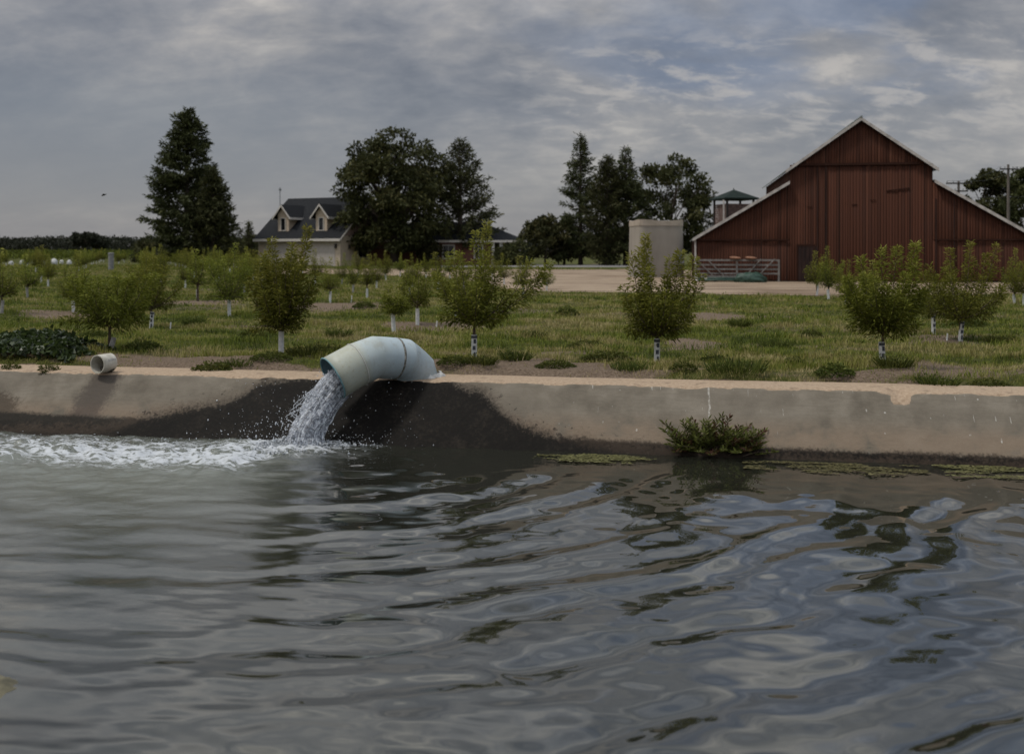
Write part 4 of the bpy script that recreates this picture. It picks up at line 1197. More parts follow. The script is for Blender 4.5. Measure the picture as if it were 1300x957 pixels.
big_tree('pine_tree', at(584,119), 14.6, prof((0,4.4),(.15,5.2),(.35,4.4),(.55,3.4),(.75,2.0),(.9,.9),(1,.2)), 'open branched dark pine right of the huge oak', 'conifer', 18, 12500, 'needle', .52, .35, 1.6, -.10, gaps=.7)
big_tree('conifer_tree', at(737,120), 15.6, prof((0,3.3),(.25,3.1),(.5,2.3),(.75,1.2),(.9,.55),(1,.08)), 'pointed layered spruce, tallest behind the bare yard', 'conifer', 19, 11000, 'needle', .46, .3, 1.2, .12, gaps=.15)
big_tree('conifer_tree', at(771,116), 12.4, prof((0,2.6),(.3,2.7),(.6,1.9),(.85,.9),(1,.15)), 'blunt dark conifer right beside the layered spruce', 'conifer', 20, 10500, 'needle', .46, .3, 1.2, -.3, gaps=.3)
big_tree('conifer_tree', at(794,117), 13.6, prof((0,3.2),(.3,3.1),(.55,2.0),(.75,1.0),(.9,.45),(1,.08)), 'narrow topped dark conifer left of the tan tank', 'conifer', 21, 12000, 'needle', .46, .3, 1.2, -.1, gaps=.3)
big_tree('leafy_tree', at(852,119), 12.6, prof((0,3.2),(.3,4.6),(.6,4.9),(.85,3.4),(1,1.0)), 'spreading leafy tree rising behind the tan tank', 'leafy', 22, 8200, 'oak_leaf', .44, .35, 2.4, skew=lambda az, f: 1.0)
big_tree('leafy_tree', at(888,120), 8.2, prof((0,1.5),(.4,2.4),(.8,1.8),(1,.6)), 'lower leafy tree between the tank and the green roofed tower', 'leafy', 23, 2600, 'oak_leaf', .42, .2, 1.6)
big_tree('leafy_tree', at(692,118), 5.4, prof((0,2.2),(.4,2.9),(.8,2.0),(1,.6)), 'low rounded tree at the left of the spruce group', 'leafy', 24, 4200, 'oak_leaf', .42, .18, .9)
big_tree('leafy_tree', at(716,121), 5.0, prof((0,2.0),(.4,2.5),(.8,1.8),(1,.5)), 'low leafy tree under the layered spruce', 'leafy', 25, 3600, 'oak_leaf', .42, .18, .9)
big_tree('leafy_tree', at(1256,124), 11.0, prof((0,2.4),(.4,3.5),(.7,3.3),(.9,2.1),(1,.8)), 'leafy tree behind the right lean to of the barn', 'leafy', 26, 9500, 'oak_leaf', .46, .35, 2.0)
big_tree('leafy_tree', at(1306,118), 11.0, prof((0,2.6),(.4,3.2),(.8,2.4),(1,.8)), 'leafy tree cut by the right frame edge behind the power pole', 'leafy', 27, 6500, 'oak_leaf', .46, .3, 2.0)
big_tree('leafy_tree', at(105,520), 10.5, prof((0,4.0),(.5,7.5),(.8,6.0),(1,2.0)), 'round topped tree standing above the horizon wood at left', 'leafy', 28, 2600, 'far_leaf', 1.3, .5, 4.0)
big_tree('leafy_tree', at(124,530), 9.2, prof((0,3.5),(.5,6.0),(.8,4.5),(1,1.5)), 'second tree above the horizon wood, lower and to the right', 'leafy', 29, 2200, 'far_leaf', 1.3, .5, 3.0)
for (a, w, lab, sd) in ((770,1.3,'dark round bush between the trunks of the spruce group',35),(658,1.6,'dark shrub at the right corner of the porch',36),(545,1.5,'dark shrub below the house windows',37),(640,1.2,'climbing shrub between the porch columns',38)):
    big_tree('shrub', at(a, 116), 2.0 if w < 1.5 else 2.6, prof((0,w*.8),(.4,w),(.8,w*.7),(1,w*.2)), lab, 'leafy', sd, 1300, 'oak_leaf', .3, .08, .1, cat='shrub')

# ------------------------------------------------------------------ barn
BA = math.atan(.1615/.987); BX = empty('barn', (10.44, 58.5, 0), -BA)
tag(BX, 'large weathered red plank barn with stepped gable roof', 'barn')
def roof_z(s):
    c = abs(s-9.1)
    if c <= 3.82: return 9.02 - .706*c
    return 5.56 - .592*(c-3.8)
BL = 16.0
# front wall of planks
rng = np.random.RandomState(71)
V, F4, F3, T = [], [], [], []
def plank_panel(x0, x1, z0, ztop, y, tone=None, dep=.04):
    """one plank: a thin box with sloped top; ztop is a function of s"""
    za, zb = ztop(x0), ztop(x1)
    if min(za, zb) - z0 < .03: return
    i = len(V)
    V.extend([(x0,y,z0),(x1,y,z0),(x1,y,zb),(x0,y,za),(x0,y+dep,z0),(x1,y+dep,z0),(x1,y+dep,zb),(x0,y+dep,za)])
    F4.extend([(i,i+1,i+2,i+3),(i+1,i+5,i+6,i+2),(i+4,i,i+3,i+7),(i+3,i+2,i+6,i+7)])
    T.extend([tone if tone is not None else float(np.clip(rng.normal(.5, .22), 0, 1))]*8)
s = 0.02
while s < 18.18:
    w = .11 + .08*rng.rand(); e = min(s+w, 18.18)
    brk = [0, 18.2]
    c0_, c1_ = abs(s-9.1), abs(e-9.1)
    for edge_ in (5.28, 12.92):
        if s < edge_ < e: e = edge_
    mid_ = (s+e)/2; upper = abs(mid_-9.1) < 3.82
    zt = roof_z
    gap = .012 + (.03 if rng.rand() < .08 else 0)
    tone = float(np.clip(rng.normal(.5, .17) - (.35 if rng.rand() < .05 else 0), 0, 1))
    y0 = .0 + rng.rand()*.018
    if upper:
        plank_panel(s, e-gap, 0.05, lambda q: 6.56, y0, tone)
        t2 = float(np.clip(rng.normal(.55, .2), 0, 1))
        plank_panel(s, e-gap, 6.56, lambda q: roof_z(min(max(q, 5.3), 12.9))-.02, y0-.03, t2)
    else:
        plank_panel(s, e-gap, 0.05 + .08*rng.rand(), lambda q: 2.36, y0, float(np.clip(tone-.08, 0, 1)))
        plank_panel(s, e-gap, 2.36, lambda q: max(2.37, roof_z(q)-.02) if not (5.2 < q < 13) else 5.5, y0-.025, tone)
    s = e
me = mk_mesh('front_wall', np.array(V), F4, None, tint=T); link('front_wall', me, M['plank'], BX)
# dark core just behind the planks
mb = MB()
prof_ = [(0.03,0),(18.17,0)] + [(18.17, roof_z(18.17)-.06),(12.92,5.48),(12.9,6.28),(9.1,8.94),(5.3,6.28),(5.28,5.48),(.03, roof_z(.03)-.06)]
mb.prism([(a, .065, b) for a, b in prof_], (0, .05, 0)); mb.build('front_backing', M['dark_wood'], BX)
# side and rear walls
def side_planks(x, z0, z1):
    y = .1; V, F4, T = [], [], []
    while y < BL:
        w = .2; i = len(V); o_ = .02*rng.rand()
        V.extend([(x-.03+o_, y, z0), (x-.03+o_, y+w-.01, z0), (x-.03+o_, y+w-.01, z1), (x-.03+o_, y, z1), (x+.03, y, z0), (x+.03, y+w-.01, z0), (x+.03, y+w-.01, z1), (x+.03, y, z1)])
        F4.extend([(i, i+1, i+2, i+3), (i+5, i+4, i+7, i+6)]); T.extend([float(np.clip(rng.normal(.5, .2), 0, 1))]*8); y += w
    link('side_wall', mk_mesh('side_wall', np.array(V), F4, None, tint=T), M['plank'], BX)
side_planks(.05, 0, roof_z(.05)-.05); side_planks(18.15, 0, roof_z(.05)-.05); side_planks(5.30, 5.45, 6.3); side_planks(12.9, 5.45, 6.3)
MB().prism([(a, BL, b) for a, b in prof_], (0, .08, 0)).build('rear_wall', M['plank'], BX)
# roofs
def slab(a, b, y0, y1, th=.07):
    (x0, z0), (x1, z1) = a, b
    return MB().prism([(x0, y0, z0), (x1, y0, z1), (x1, y0, z1+th), (x0, y0, z0+th)], (0, y1-y0, 0))
for a, b in (((9.1,9.06),(5.02,6.18)), ((9.1,9.06),(13.18,6.18)), ((5.25,5.58),(-.12,2.37)), ((12.95,5.58),(18.32,2.37))):
    slab(a, b, -.22, BL+.3).build('roof', M['barn_roof'], BX)
    x0, z0 = a; x1, z1 = b
    MB().prism([(x0, -.27, z0-.10), (x1, -.27, z1-.10), (x1, -.27, z1+.085), (x0, -.27, z0+.085)], (0, .045, 0)).build('fascia_board', M['fascia'], BX)
MB().tube([(9.1, -.28, 9.16), (9.1, BL+.3, 9.16)], .07, 8).build('ridge_cap', M['barn_roof'], BX)
# trims and doors
MB().box(5.45, 12.2, -.075, -.035, 6.50, 6.63).build('belt_board', M['plank'], BX)
MB().box(.1, 5.2, -.07, -.03, 2.30, 2.38).build('belt_board', M['plank'], BX)
MB().box(13.1, 18.1, -.07, -.03, 2.30, 2.38).build('belt_board', M['plank'], BX)
mb = MB()
for x in np.arange(5.72, 6.55, .205): mb.box(x+.006, x+.197, -.055, -.02, .06, 1.98)
dr = mb.build('small_door', M['door_wood'], BX); mb = MB(); mb.box(5.62, 5.70, -.06, -.01, .06, 2.1); mb.box(6.56, 6.64, -.06, -.01, .06, 2.1); mb.box(5.62, 6.64, -.064, -.01, 2.0, 2.1); mb.build('door_frame', M['plank'], dr)
for x in (6.75, 7.22, 13.05, 14.0): MB().box(x, x+.045, -.045, -.01, .1, 6.45 if x < 12.9 else 4.6).build('batten', M['door_wood'], BX)
MB().bar((10.45, -.02, 5.05), (11.7, -.02, 5.2), .02, .07).build('loose_board', M['plank'], BX)
mb = MB()
for x, z in ((6.2,4.2),(8.6,4.3),(9.6,4.55)): mb.box(x, x+.3, -.022, -.006, z, z+.035)
mb.build('cleats', M['plank'], BX)
mb = MB(); mb.box(-.02, .08, -.05, 0, .02, 2.35); mb.build('corner_board', M['fascia'], BX)

# rail rack before the barn, with heap and discs
def bl(s, y, z):    # barn frame to world
    v_ = BX.matrix_world @ Vector((s, y, z)) if False else Vector((10.44 + s*math.cos(BA) + y*math.sin(BA), 58.5 - s*math.sin(BA) + y*math.cos(BA), z)); return v_
rk = empty('rail_rack', bl(2.3, -1.0, 0), -BA); tag(rk, 'weathered pale rail rack with slanted braces before the barn', 'rack')
L_ = 4.6
for z in (.42, .66, .90, 1.16): MB().box(-2.25, 2.3, -.03, .03, z, z+.10).build('rail', M['rail'], rk)
for x in (-.05, 2.22): MB().box(x, x+.10, -.08, -.033, 0.0, 1.24).build('post', M['rail'], rk)
for a, b in (((-2.2,1.22),(-1.35,.38)),((-1.6,1.22),(-.75,.38)),((1.3,1.28),(.5,.35)),((2.05,1.28),(1.15,.35))):
    MB().bar((a[0], -.10, a[1]), (b[0], -.10, b[1]), .05, .10, up=(0, 1, 0)).build('brace', M['rail'], rk)
MB().box(-2.2, .2, -.20, -.11, .22, .36).build('ground_beam', M['rail'], rk)
for i, (s, lab) in enumerate(((2.2,'left rusty disc on the top rail of the rack'),(3.05,'right rusty disc on the top rail of the rack'))):
    o = MB().tube([(0, 0, 0), (0, 0, .05), (0, 0, .10), (0, 0, .13)], [.10, .30, .32, .22], 18).build('rusty_disc', M['rust']); o.location = bl(s, -1.0, 1.27); o.rotation_euler = (.12, .05, 0)
    tag(o, lab, 'disc', 'rusty discs on the rack')
bm = bmesh.new(); bmesh.ops.create_icosphere(bm, subdivisions=4, radius=1)
for v_ in bm.verts:
    v_.co *= .75 + .55*float(fbm(v_.co.x*2.4+5, v_.co.y*2.4+v_.co.z*3, 4, 19)); v_.co.z = max(v_.co.z, -.35)*.42; v_.co.x *= 1.0; v_.co.y *= .55
me = bpy.data.meshes.new('tarp_heap'); bm.to_mesh(me); bm.free()
for p in me.polygons: p.use_smooth = True
o = link('tarp_heap', me, M['tarp'], None, bl(3.0, -1.9, .14)); o.rotation_euler.z = -BA; o.scale = (.8, .8, 1.0); tag(o, 'crumpled dark green tarp heap at the foot of the rack', 'tarp')
hb = empty('hose_bundle', bl(1.7, -1.75, 0), -BA); tag(hb, 'bundle of dark green irrigation hoses with pale ends on the ground', 'hoses')
for i in range(5):
    z = .10 + .09*(i % 2); y = -.15 + .1*i
    ps = [(-1.6 + .5*(i % 3), y, z), (-.3, y + .05*math.sin(i), z + .03), (1.6, y + .1*math.cos(i), z)]
    h_ = MB().tube(ps, .055, 8).build('hose', M['tarp'], hb, smooth=True)
    MB().tube([(ps[0][0]-.09, ps[0][1], z), (ps[0][0]+.04, ps[0][1], z)], .075, 10).build('hose_end', M['fascia'], h_)

# ------------------------------------------------------------------ tank and tower
tk = empty('storage_tank', tuple(at(832.5, 67.5)[:2]) + (0,)); tag(tk, 'tan box shaped storage tank left of the barn', 'tank')
bm = bmesh.new(); n = 64; rg_ = []
def sq(k, r):
    a = 6.2832*k/n + .02; c, d = math.cos(a), math.sin(a)
    q = (abs(c)**9 + abs(d)**9)**(-1/9.0)
    x, y = c*q*r, d*q*r*.9
    return x*math.cos(.12) - y*math.sin(.12), x*math.sin(.12) + y*math.cos(.12)
for z, r in ((-.1, 1.60), (.6, 1.59), (1.4, 1.57), (2.4, 1.55), (3.35, 1.53), (3.66, 1.52)):
    rg_.append([bm.verts.new((*sq(k, r), z + (.05*math.sin(k*.35) if z > 3.5 else 0))) for k in range(n)])
for a, b in zip(rg_, rg_[1:]):
    for k in range(n): bm.faces.new((a[k], a[(k+1) % n], b[(k+1) % n], b[k])).smooth = True
bm.faces.new(rg_[-1])
me = bpy.data.meshes.new('shell'); bm.to_mesh(me); bm.free(); link('shell', me, M['tank'], tk)
bm = bmesh.new(); rr2 = [[bm.verts.new((*sq(k, r), z + (.05*math.sin(k*.35) if z > 3.5 else 0))) for k in range(n)] for z, r in ((3.34, 1.535), (3.34, 1.56), (3.70, 1.55), (3.70, 1.46))]
for a, b in zip(rr2, rr2[1:]):
    for k in range(n): bm.faces.new((a[k], a[(k+1) % n], b[(k+1) % n], b[k]))
me = bpy.data.meshes.new('rim_band'); bm.to_mesh(me); bm.free(); link('rim_band', me, M['tank_rim'], tk)
MB().box(1.25, 1.58, -1.80, -1.50, .7, 1.75).build('control_box', M['grey_metal'], tk)
tw = empty('slatted_tower', at(931.5, 84), 0.25); tag(tw, 'small slatted tower with dark green peaked roof behind the barn', 'tower')
mb = MB()
for z in np.arange(.1, 5.5, .17):
    for (x0, x1, y0, y1) in ((-1.12,1.12,-1.15,-1.12),(-1.12,1.12,1.12,1.15),(-1.15,-1.12,-1.12,1.12),(1.12,1.15,-1.12,1.12)): mb.box(x0, x1, y0, y1, z, z+.135)
mb.build('slatted_wall', simple('tower_slats', (.085,.055,.048), (.17,.12,.105), 3, .85, .2), tw)
for x in (-1.17, 1.17):
    for y in (-1.17, 1.17): MB().box(x-.07, x+.07, y-.07, y+.07, 0, 5.9).build('post', M['dark_wood'], tw)
bm = bmesh.new(); b4 = [bm.verts.new(c) for c in ((-1.5,-1.5,5.86),(1.5,-1.5,5.86),(1.5,1.5,5.86),(-1.5,1.5,5.86))]; c4 = [bm.verts.new((c.co.x, c.co.y, 5.98)) for c in b4]; ap = bm.verts.new((0, 0, 6.72))
bm.faces.new(b4[::-1])
for k in range(4): bm.faces.new((b4[k], b4[(k+1) % 4], c4[(k+1) % 4], c4[k])); bm.faces.new((c4[k], c4[(k+1) % 4], ap))
me = bpy.data.meshes.new('peaked_roof'); bm.to_mesh(me); bm.free(); rf = link('peaked_roof', me, M['green_roof'], tw)
MB().tube([(0, 0, 6.6), (0, 0, 6.86)], [.07, .02], 8).build('finial', M['green_roof'], rf)
MB().tube([(-1.55, -1.35, 0), (-1.55, -1.35, 5.8)], .07, 8).build('downpipe', M['fascia'], tw)

# ------------------------------------------------------------------ farmhouse
HA = R(26); hx, hy, _ = at(432, 112.5)
HS = empty('farmhouse', (hx, hy, 0), 0); HS.rotation_euler.z = -HA
tag(HS, 'cream farmhouse with dark roof, two dormers and garage doors', 'house')
# frame: facade runs along -x from the corner at the origin; depth +y
FL, DP, EV, RG = 11.4, 11.6, 3.25, 7.75
mb = MB(); mb.prism([(0, 0, 0), (0, DP, 0), (0, DP, EV), (0, DP/2, RG-.15), (0, 0, EV)], (-FL, 0, 0)); mb.build('garage_wall', M['cream'], HS)
sl = (RG-EV)/(DP/2)
mb = MB(); oh = .55
mb.prism([(.3, -oh, EV-oh*sl), (.3, DP/2, RG), (.3, DP/2, RG+.16), (.3, -oh, EV-oh*sl+.16)], (-FL-.6, 0, 0))
mb.prism([(.3, DP+oh, EV-oh*sl), (.3, DP/2+.001, RG), (.3, DP/2+.001, RG+.16), (.3, DP+oh, EV-oh*sl+.16)], (-FL-.6, 0, 0))
rf = mb.build('roof', M['roof_slate'], HS)
MB().box(-FL-.32, .32, -oh-.05, -oh-.002, EV-oh*sl-.10, EV-oh*sl+.19).build('gutter', M['trim'], rf)
mb = MB()
mb.prism([(.31, -oh, EV-oh*sl-.12), (.31, DP/2, RG-.12), (.31, DP/2, RG+.10), (.31, -oh, EV-oh*sl+.10)], (.05, 0, 0))
mb.prism([(.31, DP+oh, EV-oh*sl-.12), (.31, DP/2, RG-.12), (.31, DP/2, RG+.10), (.31, DP+oh, EV-oh*sl+.10)], (.05, 0, 0)); mb.build('barge_board', M['trim'], rf)
MB().prism([(.004, .3, EV+.1), (.004, DP-.3, EV+.1), (.004, DP/2, RG-.6)], (.03, 0, 0)).build('gable_face', M['pinkish'], HS)
for x in (-4.8, -10.4):
    mb = MB(); mb.box(x, x+4.1, -.05, -.003, 0.0, 2.3)
    d = mb.build('garage_door', M['garage_door'], HS); mb = MB()
    for z in (.56, 1.13, 1.70): mb.box(x+.02, x+4.08, -.060, -.052, z, z+.03)
    mb.build('panel_groove', M['trim'], d)
MB().box(-FL, 0, -.035, -.004, 2.38, 2.50).build('band_course', M['trim'], HS)
def lamp(x, y, z):
    mb = MB(); mb.box(x-.10, x+.10, y-.2, y, z, z+.42); mb.prism([(x-.13, y-.23, z+.42), (x+.13, y-.23, z+.42), (x+.13, y, z+.42), (x-.13, y, z+.42)], (0, 0, .05)); mb.build('wall_lantern', M['dark_wood'], HS)
lamp(-.55, -.005, 1.95)
def window(nm, x0, x1, z0, z1, plane, par, fr=.09, mul=1):
    """plane: function (a, out, z) -> local point"""
    mb = MB()
    def bx_(a0, a1, c0, c1, d0, d1):
        p = [plane(a, o, c) for a, o, c in ((a0,d0,c0),(a1,d0,c0),(a1,d1,c0),(a0,d1,c0),(a0,d0,c1),(a1,d0,c1),(a1,d1,c1),(a0,d1,c1))]
        vs = [mb.bm.verts.new(q) for q in p]
        for f in ((3,2,1,0),(4,5,6,7),(0,1,5,4),(1,2,6,5),(2,3,7,6),(3,0,4,7)): mb.bm.faces.new([vs[i] for i in f])
    bx_(x0-fr, x0, z0-fr, z1+fr, .0, .07); bx_(x1, x1+fr, z0-fr, z1+fr, .0, .07); bx_(x0, x1, z1, z1+fr, .0, .07); bx_(x0, x1, z0-fr, z0, .0, .09)
    for k in range(mul): 
        q = x0 + (x1-x0)*(k+1)/(mul+1); bx_(q-.02, q+.02, z0, z1, .015, .045)
    w = mb.build(nm, M['trim'], par); mb = MB()
    p = [plane(a, .012, c) for a, c in ((x0, z0), (x1, z0), (x1, z1), (x0, z1))]
    mb.bm.faces.new([mb.bm.verts.new(q) for q in p]); mb.build('pane', M['glass'], w)
    return w
window('window', 3.4, 5.2, .95, 2.55, lambda a, o, c: (o+.004, a, c), HS, mul=1)
lamp_ = MB(); lamp_.box(.004, .2, 1.5, 1.7, 1.9, 2.3); lamp_.build('wall_lantern', M['dark_wood'], HS)
# dormers
for xd in (-8.3, -3.0):
    wd, y0 = .76, .62; zb = EV + y0*sl*.9; ze = 5.9; zr = 6.8
    yb = (ze-EV)/sl; yr = min(DP/2, (zr-EV)/sl)
    mb = MB(); mb.prism([(xd-wd, y0, zb-.5), (xd+wd, y0, zb-.5), (xd+wd, y0, ze), (xd, y0, zr-.12), (xd-wd, y0, ze)], (0, yr-y0, 0))
    dm = mb.build('dormer', M['cream'], HS)
    sl2 = (zr-ze)/wd
    mb = MB()
    for sg in (-1, 1):
        mb.prism([(xd, y0-.4, zr), (xd+sg*(wd+.5), y0-.4, ze-.5*sl2), (xd+sg*(wd+.5), y0-.4, ze-.5*sl2+.13), (xd, y0-.4, zr+.13)], (0, yr+.35-y0, 0))
    mb.build('dormer_roof', M['roof_slate'], dm)
    mb = MB()
    for sg in (-1, 1):
        mb.prism([(xd, y0-.46, zr-.13), (xd+sg*(wd+.52), y0-.46, ze-.52*sl2-.13), (xd+sg*(wd+.52), y0-.46, ze-.52*sl2+.10), (xd, y0-.46, zr+.10)], (0, .055, 0))
        mb.box(min(xd+sg*(wd+.5), xd+sg*(wd+.55)), max(xd+sg*(wd+.5), xd+sg*(wd+.55)), y0-.4, yb-.2, ze-.5*sl2-.12, ze-.5*sl2+.14)
    mb.build('dormer_trim', M['trim'], dm)
    window('window', xd-.28, xd+.28, zb+.32, zb+1.65, lambda a, o, c: (a, y0-o-.004, c), dm, mul=0)
# long low wing with hip roof, brick and porch, to the right behind the oak
WG = 9.5
ox, oy, _ = at(665, 119); 
inv = Matrix.Rotation(HA, 4, 'Z') @ Matrix.Translation((-hx, -hy, 0))
def W2(x, y, z): return inv @ Vector((x, y, z))
x0, x1, y0, y1 = at(470, 118)[0], at(662, 118)[0], 117.5, 127.5
def wbox(name, m, a0, a1, b0, b1, c0, c1, par=HS):
    mb = MB(); mb.box(a0, a1, b0, b1, c0, c1, mat=inv); return mb.build(name, m, par)
wbox('brick_wall', M['brick'], x0, x1-3.2, y0, y1, 0, 2.75)
wbox('porch_wall', M['brick'], x1-3.2, x1-.6, y0+2.2, y1, 0, 2.75)
bm = bmesh.new(); e = .6
b4 = [bm.verts.new(W2(*c)) for c in ((x0-e,y0-e,2.72),(x1+e,y0-e,2.72),(x1+e,y1+e,2.72),(x0-e,y1+e,2.72))]
c4_ = [bm.verts.new(W2(*c)) for c in ((x0-e,y0-e,2.86),(x1+e,y0-e,2.86),(x1+e,y1+e,2.86),(x0-e,y1+e,2.86))]
r0_, r1_ = bm.verts.new(W2(x0+4.5, (y0+y1)/2, 5.1)), bm.verts.new(W2(x1-4.8, (y0+y1)/2, 5.1))
bm.faces.new(b4[::-1])
for k in range(4): bm.faces.new((b4[k], b4[(k+1) % 4], c4_[(k+1) % 4], c4_[k]))
bm.faces.new((c4_[0], c4_[1], r1_, r0_)); bm.faces.new((c4_[1], c4_[2], r1_)); bm.faces.new((c4_[2], c4_[3], r0_, r1_)); bm.faces.new((c4_[3], c4_[0], r0_))
bmesh.ops.recalc_face_normals(bm, faces=bm.faces)
me = bpy.data.meshes.new('hip_roof'); bm.to_mesh(me); bm.free(); hr = link('hip_roof', me, M['roof_slate'], HS)
wbox('gutter', M['trim'], x0-e-.02, x1+e+.02, y0-e-.06, y0-e-.003, 2.62, 2.88, hr)
for a in (626, 636, 660):
    xx = at(a, 117.2)[0]; wbox('porch_column', M['trim'], xx-.16, xx+.16, 116.98, 117.3, 0, 2.70)
for a0, a1 in ((563,576),(603,612),(548,556)):
    window('window', at(a0, 117.5)[0], at(a1, 117.5)[0], .85, 2.25, lambda a, o, c: W2(a, y0-.004-o, c), HS, fr=.14, mul=1)
# roof aerial
ar = MB(); gA = W2(*at(355.5, 121)[:2], 0)
ar.tube([(gA.x, gA.y, 5.6), (gA.x, gA.y, 9.15)], .045, 6); ar.box(gA.x-.10, gA.x+.10, gA.y-.10, gA.y+.10, 8.75, 9.0); ar.build('aerial', M['grey_metal'], HS)

# ------------------------------------------------------------------ power poles and wires
def pole(px, Y, top_py, label, arms, lean=0.0):
    x, y, _ = at(px, Y); zt = CAMZ + (HZ-top_py)/F*Y
    r = empty('power_pole', (x, y, 0)); tag(r, label, 'power pole', 'power poles behind the barn')
    MB().tube([(0, 0, -.3), (lean*.5, 0, zt*.5), (lean, 0, zt)], [.17, .15, .12], 10).build('mast', M['pole_wood'], r)
    for dz, hw in arms:
        a = MB().box(lean-hw, lean+hw, -.20, -.08, zt-dz-.07, zt-dz+.07).build('crossarm', M['dark_wood'], r)
        mb = MB()
        for k in (-.92, -.45, .45, .92): mb.tube([(lean+hw*k, -.14, zt-dz+.07), (lean+hw*k, -.14, zt-dz+.26)], [.035, .05], 7)
        mb.build('insulators', M['grey_metal'], a)
    return x + lean, y, zt
p1 = pole(1280, 108, 209, 'tall wooden power pole at the right frame edge with one crossarm', [(.50, .95)])
p2 = pole(1217, 106, 230, 'power pole showing its top above the right barn roof', [(.25, 1.35), (1.05, .9)])
def wire(a, b, sag, label):
    mb = MB(); ps = [Vector(a).lerp(Vector(b), k/14) + Vector((0, 0, -sag*4*(k/14)*(1-k/14))) for k in range(15)]
    mb.tube(ps, .014, 5); o = mb.build('power_line', M['wire']); tag(o, label, 'power line', 'power lines between the poles')
for k, lab in ((-.92, 'left power line running off the tall pole crossarm'), (.92, 'right power line running off the tall pole crossarm')):
    wire((p1[0]+.95*k, p1[1]-.14, p1[2]-.24), (p2[0]+1.3*k, p2[1]-.14, p2[2]+.02), .5, lab)
wire((p1[0]+.5, p1[1]-.1, p1[2]-.3), (p1[0]+24, p1[1]-16, p1[2]+.6), .4, 'power line leaving the tall pole toward the right frame edge')
wire((p1[0]-14, p1[1]+6, p1[2]-3.3), (p1[0]+20, p1[1]-8, p1[2]-3.1), .2, 'lower power line crossing the middle of the tall pole')

# ------------------------------------------------------------------ bird
bp = P(132, 248, 40); br = empty('bird', bp); tag(br, 'small dark bird flying in the grey sky at left', 'bird')
br.rotation_euler = (0, -.35, .3)
mb = MB(); mb.tube([(-.10,0,0),(-.07,0,.01),(-.02,0,.012),(.05,0,.008),(.11,0,0)], [.008,.022,.03,.022,.006], 10); mb.build('body', M['bird'], br, smooth=True)
for s in (-1, 1):
    MB().prism([(-.03, s*.02, .01), (.05, s*.02, .01), (.02, s*.11, .045), (-.03, s*.13, .045)], (0, 0, .006)).build('wing', M['bird'], br)

# ------------------------------------------------------------------ world, sun, camera
SUN_EL, SUN_AZ = R(62), R(18)      # from the left, a little behind the camera
sun_dir = Vector((-math.cos(SUN_AZ)*math.cos(SUN_EL), -math.sin(SUN_AZ)*math.cos(SUN_EL), math.sin(SUN_EL)))
ld = bpy.data.lights.new('sun', 'SUN'); ld.energy = 2.0; ld.angle = R(7); ld.color = (1, .955, .88)
lo = bpy.data.objects.new('sun', ld); COL.objects.link(lo); lo.rotation_euler = (-sun_dir).to_track_quat('-Z', 'Y').to_euler(); lo.location = sun_dir*100

W = bpy.data.worlds.new('World'); SC.world = W; W.use_nodes = True
class WT(NT):
    def __init__(self, tree):
        self.t = tree; tree.nodes.clear(); self.out = self.n('ShaderNodeOutputWorld')
w = WT(W.node_tree)
sky = w.n('ShaderNodeTexSky', sky_type='NISHITA'); sky.sun_disc = False; sky.sun_elevation = SUN_EL
sky.sun_rotation = math.atan2(sun_dir.x, sun_dir.y)
dirv = w.coord('Generated'); nrm = w.n('ShaderNodeVectorMath', operation='NORMALIZE'); w.l(dirv, nrm.inputs[0])
sp = w.n('ShaderNodeSeparateXYZ'); w.l(nrm.outputs[0], sp.inputs[0]); dx_, dy_, dz_ = sp.outputs
zc = w.math('MAXIMUM', dz_, 0.0); den = w.math('ADD', zc, .38)
cb = w.n('ShaderNodeCombineXYZ'); w.l(w.math('DIVIDE', dx_, den), cb.inputs[0]); w.l(w.math('DIVIDE', dy_, den), cb.inputs[1])
pv_ = cb.outputs[0]
nA = w.noise(w.mapping(pv_, (1.0, 1.0, 1), (3.1, 0.4, 0)), 2.9, 8, .58, .3)
nB = w.noise(w.mapping(pv_, (.8, 1.0, 1), (7.7, 2.2, 0)), 2.2, 5, .55, .3)
nC = w.noise(w.mapping(pv_, (1.0, 1.6, 1), (1.3, 5.2, 0)), 10.5, 6, .60, .3)
nn_ = w.math('ADD', w.math('MULTIPLY', nA, .70), w.math('MULTIPLY', nC, .30))
cl_ = w.ramp(nn_, [(.33, (.118,.125,.145)), (.42, (.158,.162,.178)), (.50, (.205,.203,.210)), (.57, (.265,.254,.247)), (.65, (.36,.34,.315))])
blue = w.ramp(nC, [(.3, (.105,.140,.215)), (.7, (.14,.175,.25))])
gap = w.math('MULTIPLY', w.sstep(nB, .46, .60), w.math('MULTIPLY', w.sstep(dx_, -.12, .22), w.sstep(dz_, .10, .17)))
c = w.mix(w.math('MULTIPLY', gap, .62), cl_, blue)
brt = w.math('MULTIPLY', w.math('MULTIPLY', w.sstep(nC, .48, .66), w.sstep(dx_, -.05, .12)), w.math('MULTIPLY', w.sstep(dz_, .07, .12), w.sstep(dz_, .22, .17)))
c = w.mix(w.math('MULTIPLY', brt, .6), c, (.36,.335,.31))
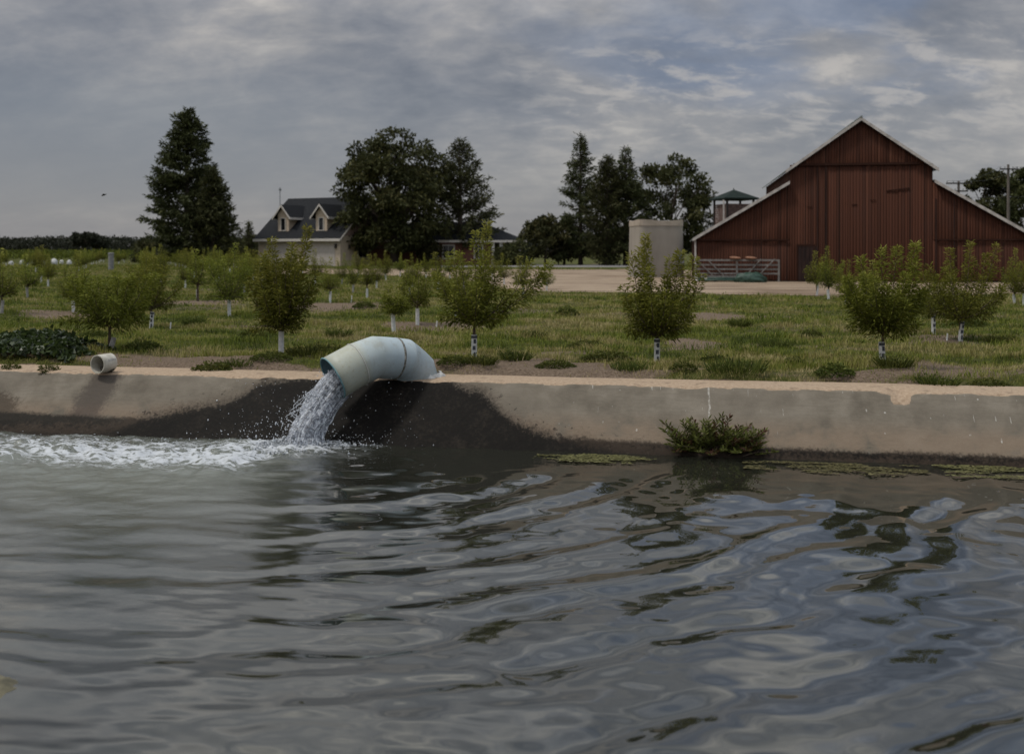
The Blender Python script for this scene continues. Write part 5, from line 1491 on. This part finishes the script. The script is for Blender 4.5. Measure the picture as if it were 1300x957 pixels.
ld_ = w.math('MULTIPLY', w.sstep(dx_, .0, -.3), w.math('MULTIPLY', w.sstep(dz_, .02, .06), w.sstep(dz_, .20, .12)))
c = w.mix(w.math('MULTIPLY', ld_, .78), c, (.135,.148,.172))
c = w.mix(w.math('MULTIPLY', w.sstep(dz_, .16, .02), .72), c, (.182,.179,.190))
K_ = 16.2
up = w.math('MULTIPLY_ADD', w.sstep(dz_, .20, .55), 2.2, 1.0)
sc_ = w.n('ShaderNodeVectorMath', operation='SCALE'); w.l(c, sc_.inputs[0]); w.l(w.math('MULTIPLY', up, K_), sc_.inputs['Scale'])
cool = w.mix(w.sstep(dz_, .15, .5), (1, 1, 1), (.95, 1.0, 1.02))
nD = w.noise(w.mapping(pv_, (1, 1, 1), (9, 4, 0)), 4.2, 5, .5, .4)
cool = w.mix(w.sstep(dz_, .14, .32), cool, w.mix(1.0, cool, w.ramp(nD, [(.34, (.52,.55,.60)), (.5, (.95,.95,.95)), (.64, (1.6,1.53,1.42))]), 'MULTIPLY'))
fin = w.mix(.88, sky.outputs[0], w.mix(1.0, sc_.outputs[0], cool, 'MULTIPLY'))
bg = w.n('ShaderNodeBackground'); bg.inputs['Strength'].default_value = .1; w.l(fin, bg.inputs['Color'])
w.l(bg.outputs[0], w.out.inputs['Surface'])

cd = bpy.data.cameras.new('camera'); cam = bpy.data.objects.new('camera', cd); COL.objects.link(cam)
cam.location = (0, 0, CAMZ); cam.rotation_euler = (R(90), 0, 0)
cd.sensor_width = 36; cd.lens = 36; cd.shift_y = -(478.5-HZ)/1300; cd.clip_start = .05; cd.clip_end = 6000
cd.dof.use_dof = True; cd.dof.focus_distance = 14.0; cd.dof.aperture_fstop = .036/.026; cd.dof.aperture_blades = 9
SC.camera = cam
SC.view_settings.view_transform = 'Standard'; SC.view_settings.look = 'None'
SC.view_settings.exposure = -.2; SC.view_settings.gamma = 1; SC.view_settings.use_curve_mapping = False
SC.cycles.use_denoising = True
SC.cycles.max_bounces = 8; SC.cycles.transparent_max_bounces = 8
